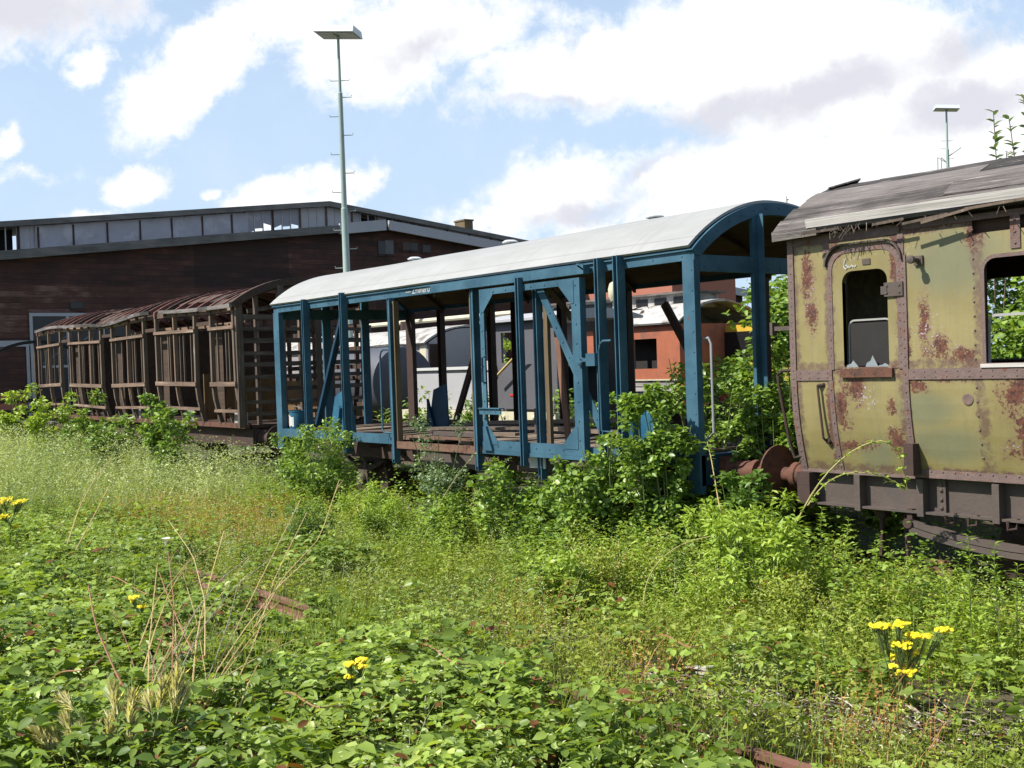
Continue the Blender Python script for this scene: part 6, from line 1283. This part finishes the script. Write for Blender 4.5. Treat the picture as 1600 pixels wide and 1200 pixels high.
for i, (px, py, tpx, tpy) in enumerate([(398, 700, 412, 622), (420, 705, 428, 640), (380, 705, 388, 650), (415, 708, 404, 655), (436, 700, 440, 668)]):
    b = gpt(px, py + 20); tp = on_y(tpx, tpy, b[1]); wand('podded_weed', ['tall podded weed reaching above the left sill of the blue wagon', 'podded weed against the left corner post', 'podded weed left of the tall one', 'leaning podded weed in front of the tall one', 'short podded weed at the corner plate'][i], 'weed', b, tuple(tp), 42, 'oat', .15, .022, 'stem', .008, 'podded weeds at the left corner of the blue wagon', spread=.6, tpl=LANCE)
# arching canes
def arch_cane(label, pts, mat, r, n, lm, L, W, group='arching bramble canes'):
    t = thing('bramble_cane', label, 'cane', pts[0], group); P_ = np.array(pts); u = np.linspace(0, 1, 16); s = np.linspace(0, 1, len(P_)); Q = np.stack([np.interp(u, s, P_[:, k]) for k in range(3)], -1)
    for _ in range(2): Q[1:-1] = (Q[:-2] + Q[1:-1] * 2 + Q[2:]) / 4
    MB().tube([tuple(q) for q in Q], [r * (1 - .6 * v) for v in u], 6).build('stem', M[mat], t)
    if n:
        i = rng.integers(1, 15, n); d = rdir(n, -.6, .3); vv, ff = leaves(BROAD, Q[i] + rng.normal(0, .012, (n, 3)), d, upn(n, .6), L * rng.uniform(.6, 1.2, n), W * rng.uniform(.6, 1.2, n)); mesh_np('leaves', vv, ff, M[lm], t, P_[0])
def cane_px(label, pxs, Y0_, Y1_, mat, r, n=60, lm='golden', L=.05, W=.026):
    k = len(pxs); arch_cane(label, [tuple(on_y(x, y, Y0_ + (Y1_ - Y0_) * i / (k - 1))) for i, (x, y) in enumerate(pxs)], mat, r, n, lm, L, W)
cane_px('long pale cane arching up across the coach door', [(1245, 815), (1265, 775), (1290, 740), (1320, 710), (1355, 690), (1385, 685), (1405, 700), (1412, 735), (1418, 765)], -.8, -.22, 'cane_green', .008, 80)
cane_px('lower pale cane reaching along the coach sill', [(1262, 790), (1285, 757), (1320, 738), (1360, 738), (1390, 748), (1420, 765)], -.7, -.2, 'cane_green', .006, 50)
cane_px('upright leafy cane rising before the buffers', [(1132, 830), (1122, 780), (1112, 720), (1105, 690)], -.8, -.5, 'cane', .007, 60, 'shrub')
cane_px('arching rose cane in the meadow', [(1005, 950), (1008, 915), (1022, 885), (1045, 862), (1075, 845), (1110, 838)], -1.9, -1.6, 'cane_green', .007, 30, 'weed', .035, .018)
cane_px('slanting dry cane against the wagon sill', [(660, 845), (690, 780), (720, 735), (745, 705)], -1.2, -.2, 'cane_green', .006, 40, 'shrub_blue', .045, .025)
for k_, (x, y, dx, dy) in enumerate([(60, 1080, 150, -60), (210, 1000, 160, 50), (420, 1090, 150, 40), (640, 1010, 140, 60), (930, 1120, 150, -40), (1010, 1000, 130, 30), (700, 1130, 120, 30), (150, 900, 150, 60)]):
    q0, q1, qm = on_z(x, y, .05), on_z(x + dx, y + dy, .08), on_z(x + dx / 2, y + dy / 2, .42); arch_cane(['reddish bramble cane looping through the bottom left brambles', 'bramble cane below the left ragwort', 'bramble cane left of the middle ragwort', 'bramble cane above the middle ragwort', 'bramble cane below the bare soil on the right', 'bramble cane across the bare soil', 'bramble cane near the bare twigs', 'bramble cane in the far left brambles'][k_], [tuple(q0), tuple((q0 + qm) / 2 + np.array([0, 0, .08])), tuple(qm), tuple((q1 + qm) / 2 + np.array([0, 0, .08])), tuple(q1)], 'cane_red', .006, 14, 'bramble_pale', .06, .04)
cane_px('second slanting cane nearer the doorway', [(735, 790), (755, 755), (780, 725), (800, 715)], -.8, -.3, 'cane_green', .005, 40, 'shrub_blue', .045, .025)
# dry stalks at lower left
S7 = 'dry stalks in the left foreground'
def stalk(label, pxs, d0, d1, r, mat='cane', side=2):
    pts = [at_d(x, y, d0 + (d1 - d0) * i / (len(pxs) - 1)) for i, (x, y) in enumerate(pxs)]
    b = pts[0].copy(); t = thing('dry_stalk', label, 'dry stalk', tuple(b), S7); P_ = np.array(pts); P_ = np.vstack([P_[0] - np.array([0, 0, .0]), P_]) if False else P_
    u = np.linspace(0, 1, 12); s = np.linspace(0, 1, len(P_)); Q = np.stack([np.interp(u, s, P_[:, k]) for k in range(3)], -1)
    r *= 1.25; m_ = MB().tube([tuple(q) for q in Q], [r * (1 - .5 * v) for v in u], 5)
    for _ in range(side):
        i = random.randint(4, 10); e = Q[i] + np.array([random.uniform(-.12, .12), random.uniform(-.12, .12), random.uniform(.04, .16)]); m_.tube([tuple(Q[i]), tuple((Q[i] + e) / 2 + np.array([0, 0, .02])), tuple(e)], [r * .4, r * .3, r * .2], 4)
    for i in range(2, 11, 3): m_.lathe([(r * .9, -.008), (r * 1.35, 0), (r * .9, .008)], tuple(Q[i]), 'z', 6)
    m_.build('stem', M[mat], t)
for lab, pxs, d0, d1, r, mt in [('tall pale stalk crossing the left foreground', [(285, 1180), (300, 1080), (308, 990), (330, 900), (350, 830)], 6.6, 8.2, .0055, 'cane'),
        ('reddish stalk leaning from the bottom left', [(275, 1200), (215, 1110), (185, 1060), (150, 980), (138, 915)], 6.5, 7.4, .0065, 'cane_red'), ('stalk fanning right out of the tuft', [(280, 1170), (320, 1080), (370, 980), (410, 900), (470, 780)], 6.6, 9.0, .005, 'cane'),
        ('long straw stalk bending towards the meadow', [(300, 1190), (350, 1110), (400, 1000), (430, 900), (480, 800)], 6.5, 9.2, .0045, 'cane'), ('broken stalk bent over at the top', [(292, 1150), (310, 1115), (340, 1075), (380, 1078)], 6.6, 6.9, .006, 'cane'), ('stalk under the broken one', [(345, 1195), (365, 1130), (385, 1075), (402, 1040)], 6.4, 6.9, .0055, 'cane'),
        ('thin upright stalk in the left foreground', [(232, 1070), (233, 1010), (240, 940), (246, 880)], 7.0, 7.8, .004, 'cane'), ('thin stalk with dried head left of the tall one', [(268, 1100), (270, 1010), (272, 940), (262, 860)], 6.9, 8.0, .004, 'cane_red'), ('straight stalk before the sunken rail', [(262, 1060), (300, 985), (345, 930), (390, 870)], 7.2, 8.6, .004, 'cane'),
        ('slanting straw across the far left meadow', [(105, 850), (125, 790), (150, 745), (175, 715)], 12, 13.5, .006, 'cane'), ('second slanting straw in the far left meadow', [(118, 860), (150, 800), (170, 760)], 12, 13, .006, 'cane'), ('long straw lying above the rail', [(400, 980), (440, 905), (500, 840), (530, 750)], 8.5, 11, .005, 'cane'),
        ('bare grey twig standing in the brambles left of the middle', [(782, 1170), (778, 1110), (783, 1055)], 6.6, 6.9, .005, 'litter_stem'), ('forked bare twig standing in the brambles', [(876, 1165), (890, 1130), (908, 1105), (920, 1082)], 6.6, 7.0, .005, 'litter_stem'), ('short bare twig at the bottom of the brambles', [(668, 1168), (664, 1120), (666, 1065)], 6.5, 6.8, .005, 'litter_stem')]:
    if mt == 'litter_stem' and mt not in M: M[mt] = m_plain('grey_twig', (.34, .29, .22), .8, .3, 10)
    stalk(lab, pxs, d0, d1, r, mt)
for k in range(22):
    x0 = random.uniform(215, 335); y0 = random.uniform(1000, 1190); dx = random.uniform(-70, 190); hgt = random.uniform(120, 330) * (1 - abs(dx) / 420); bow = random.uniform(-18, 18)
    stalk('one of the thin dry straw stalks fanning out of the left foreground', [(x0, y0), (x0 + dx * .25 + bow, y0 - hgt * .4), (x0 + dx * .58 + bow, y0 - hgt * .74), (x0 + dx, y0 - hgt)], random.uniform(6.5, 7.0), random.uniform(7.2, 8.6), random.uniform(.0026, .0046), random.choice(['cane', 'cane', 'cane_red', 'litter_stem']), 4)
# barley ears
S8 = 'wall barley ears at the lower left'
def barley(label, px, py, tpx, tpy, d):
    b = at_d(px, py, d); e = at_d(tpx, tpy, d + .1); t = thing('barley_ear', label, 'grass ear', tuple(b), S8); MB().tube([tuple(b), tuple((b + e) / 2 + np.array([.01, 0, .01])), tuple(e)], [.003, .0025, .0015], 5).build('stem', M['stem'], t)
    n = 260; u = rng.uniform(.40, 1, n); ax = unit(e - b); p = b + (e - b) * u[:, None]; dd = unit(ax * 1.6 + rng.normal(0, .35, (n, 3))); vv, ff = leaves(TINY, p, dd, upn(n, .8), rng.uniform(.06, .12, n), .0035); mesh_np('ear', vv, ff, M['seed'], t, b)
for i, a in enumerate([(130, 1215, 105, 1130), (140, 1210, 128, 1140), (95, 1205, 60, 1145), (105, 1200, 85, 1155), (185, 1160, 178, 1085), (200, 1150, 205, 1100), (240, 1150, 255, 1080), (262, 1150, 278, 1065), (150, 1195, 150, 1150), (172, 1190, 172, 1135), (205, 1190, 206, 1140), (125, 1120, 102, 1095), (240, 1130, 232, 1098), (275, 1130, 285, 1088)]):
    barley('feathery barley ear in the tuft at the lower left', *a, 5.9)
# ragwort with yellow flower heads
def ragwort(label, base_px, d, heads, group='yellow ragworts'):
    b = at_d(*base_px, d); b[2] = max(ground_z(b[0], b[1]), b[2]) if False else b[2]; t = thing('ragwort', label, 'flower', tuple(b), group); sm = MB(); clusters = []; cen = np.mean([at_d(*h[:2], d) for h in heads], 0); fork = b + (cen - b) * .55
    sm.tube([tuple(b), tuple((b + fork) / 2 + np.array([.01, .0, 0])), tuple(fork)], [.007, .006, .005], 6)
    for x, y, r, k in heads:
        c = at_d(x, y, d) + rng.normal(0, .03, 3); m2 = fork + (c - fork) * .6 + np.array([0, 0, -.03]); sm.tube([tuple(fork), tuple(m2), tuple(c)], [.004, .003, .002], 5); pos = []; clusters.append(pos)
        for _ in range(int(k * 3.0)):
            o = np.clip(rng.normal(0, .7, 3), -1.0, 1.0) * r * np.array([1, 1, .28]); q = c + o; sm.tube([tuple(m2), tuple(q - np.array([0, 0, .006]))], [.0018, .001], 4); pos.append(q)
    sm.build('stem', M['stem'], t)
    for pos in clusters:
        pos = np.array(pos); n = len(pos); P_, D_, N_ = [], [], []; up = unit(np.array([.25, -.5, .8]) + rng.normal(0, .25, (n, 3)))
        for j in range(12):
            a = 2 * np.pi * j / 12; e1 = unit(np.cross(up, np.array([.3, .2, .5]))); e2 = np.cross(up, e1); P_.append(pos); D_.append(e1 * math.cos(a) + e2 * math.sin(a) - up * .1); N_.append(up)
        v, f = merge([leaves(TINY, np.concatenate(P_), np.concatenate(D_), np.concatenate(N_), .0155, .006), leaves(TINY, np.repeat(pos, 4, 0), rdir(n * 4, .2, .9), upn(n * 4, .5), .007, .007)]); mesh_np('flower_head', v, f, M['petal'], t, b)
    k = 46; u = rng.uniform(.05, .75, k); p = b + (fork - b) * u[:, None] * 1.3; vv, ff = leaves(LANCE, p, rdir(k, -.2, .5), upn(k, .5), rng.uniform(.05, .10, k), rng.uniform(.012, .025, k)); mesh_np('leaves', vv, ff, M['golden'], t, b)
ragwort('large yellow ragwort with a wide flower head in the right foreground', (1394, 1195), 7.0, [(1368, 993, 0.037, 9), (1376, 980, 0.025, 6), (1410, 978, 0.037, 9), (1468, 987, 0.037, 8), (1415, 995, 0.044, 11), (1404, 1012, 0.050, 14), (1432, 1012, 0.044, 12), (1388, 1025, 0.027, 6), (1428, 1035, 0.044, 12), (1445, 1000, 0.027, 5), (1396, 1035, 0.019, 3)])
ragwort('small yellow ragwort in the middle of the brambles', (552, 1150), 6.9, [(543, 1044, .024, 12), (562, 1036, .024, 13), (572, 1046, .020, 8), (550, 1053, .022, 9)])
ragwort('small yellow ragwort in the left brambles', (222, 985), 7.9, [(215, 934, .024, 9), (226, 937, .024, 10), (208, 934, .014, 4)])
ragwort('yellow ragwort cluster at the left edge', (15, 850), 11.0, [(5, 783, .06, 12), (22, 790, .05, 11), (10, 802, .06, 12), (38, 783, .05, 10), (30, 822, .03, 6), (-5, 790, .06, 12)])
ragwort('tiny yellow flower below the rail glimpse', (1445, 965), 10.0, [(1443, 926, .02, 5)])
# mauve thistle specks and a white bindweed bloom
kt = [(on_z(x, y, .25), r) for x, y, r in ((430, 790, .5), (560, 770, .5), (445, 840, .3), (625, 800, .3))]
def specks(n):
    i = rng.integers(0, len(kt), n); p = np.array([q[0] for q in kt])[i] + rng.normal(0, .35, (n, 3)) * np.array([1, 1, .3]); p[:, 2] = np.abs(p[:, 2] - .2) + .25; return leaves(TINY, p, rdir(n, .2, 1), upn(n, .8), .022, .014)
stuff('thistle_bloom', M['pink'], [specks(260)], 'mauve thistle blooms sprinkled in the weeds', 'flowers')
def bloom(label, px, py, d, s):
    c = at_d(px, py, d); t = thing('bindweed_flower', label, 'flower', tuple(c), 'white bindweed flowers'); MB().lathe([(.006 * s, -.05 * s), (.012 * s, -.02 * s), (.028 * s, .0), (.036 * s, .006 * s), (.012 * s, -.01 * s)], tuple(c), 'z', 12).build('petals', M['white_petal'], t, True)
bloom('white bindweed flower beside the small middle ragwort', 524, 1103, 6.6, .9); bloom('white bindweed flower at the bottom edge below the twigs', 778, 1197, 6.3, .9); bloom('white bindweed flower in the left meadow', 259, 842, 10.5, 1.2)
# grey timber debris in the meadow
S9 = 'grey timber debris in the meadow'
for (px, py, L, a, lab) in [(672, 815, .9, .25, 'grey broken timber, upper of the two in the meadow'), (690, 838, .8, -.1, 'grey broken timber, lower of the two in the meadow'), (1095, 1052, .22, .3, 'white flaking piece of wood beside the bare soil'), (650, 712, .5, .2, 'pale stone slab below the wagon doorway')]:
    g = gpt(px, py + 8); o = MB().bar((g[0] - L / 2 * math.cos(a), g[1] - L / 2 * math.sin(a), g[2] + .07), (g[0] + L / 2 * math.cos(a), g[1] + L / 2 * math.sin(a), g[2] + .11), .09, .05); own(o, 'timber_debris', M['grey_board'], lab, 'timber', (g[0], g[1], g[2] + .1), group=S9)
# two old posts of rail chairs and a rusty rod below the doorway
a = on_y(770, 730, -.5); b = on_y(752, 785, -.7); own(MB().tube([tuple(a), tuple(b)], .018, 6), 'rusty_rod', M['rust'], 'short rusty rod leaning below the wagon doorway', 'rod', tuple(b))
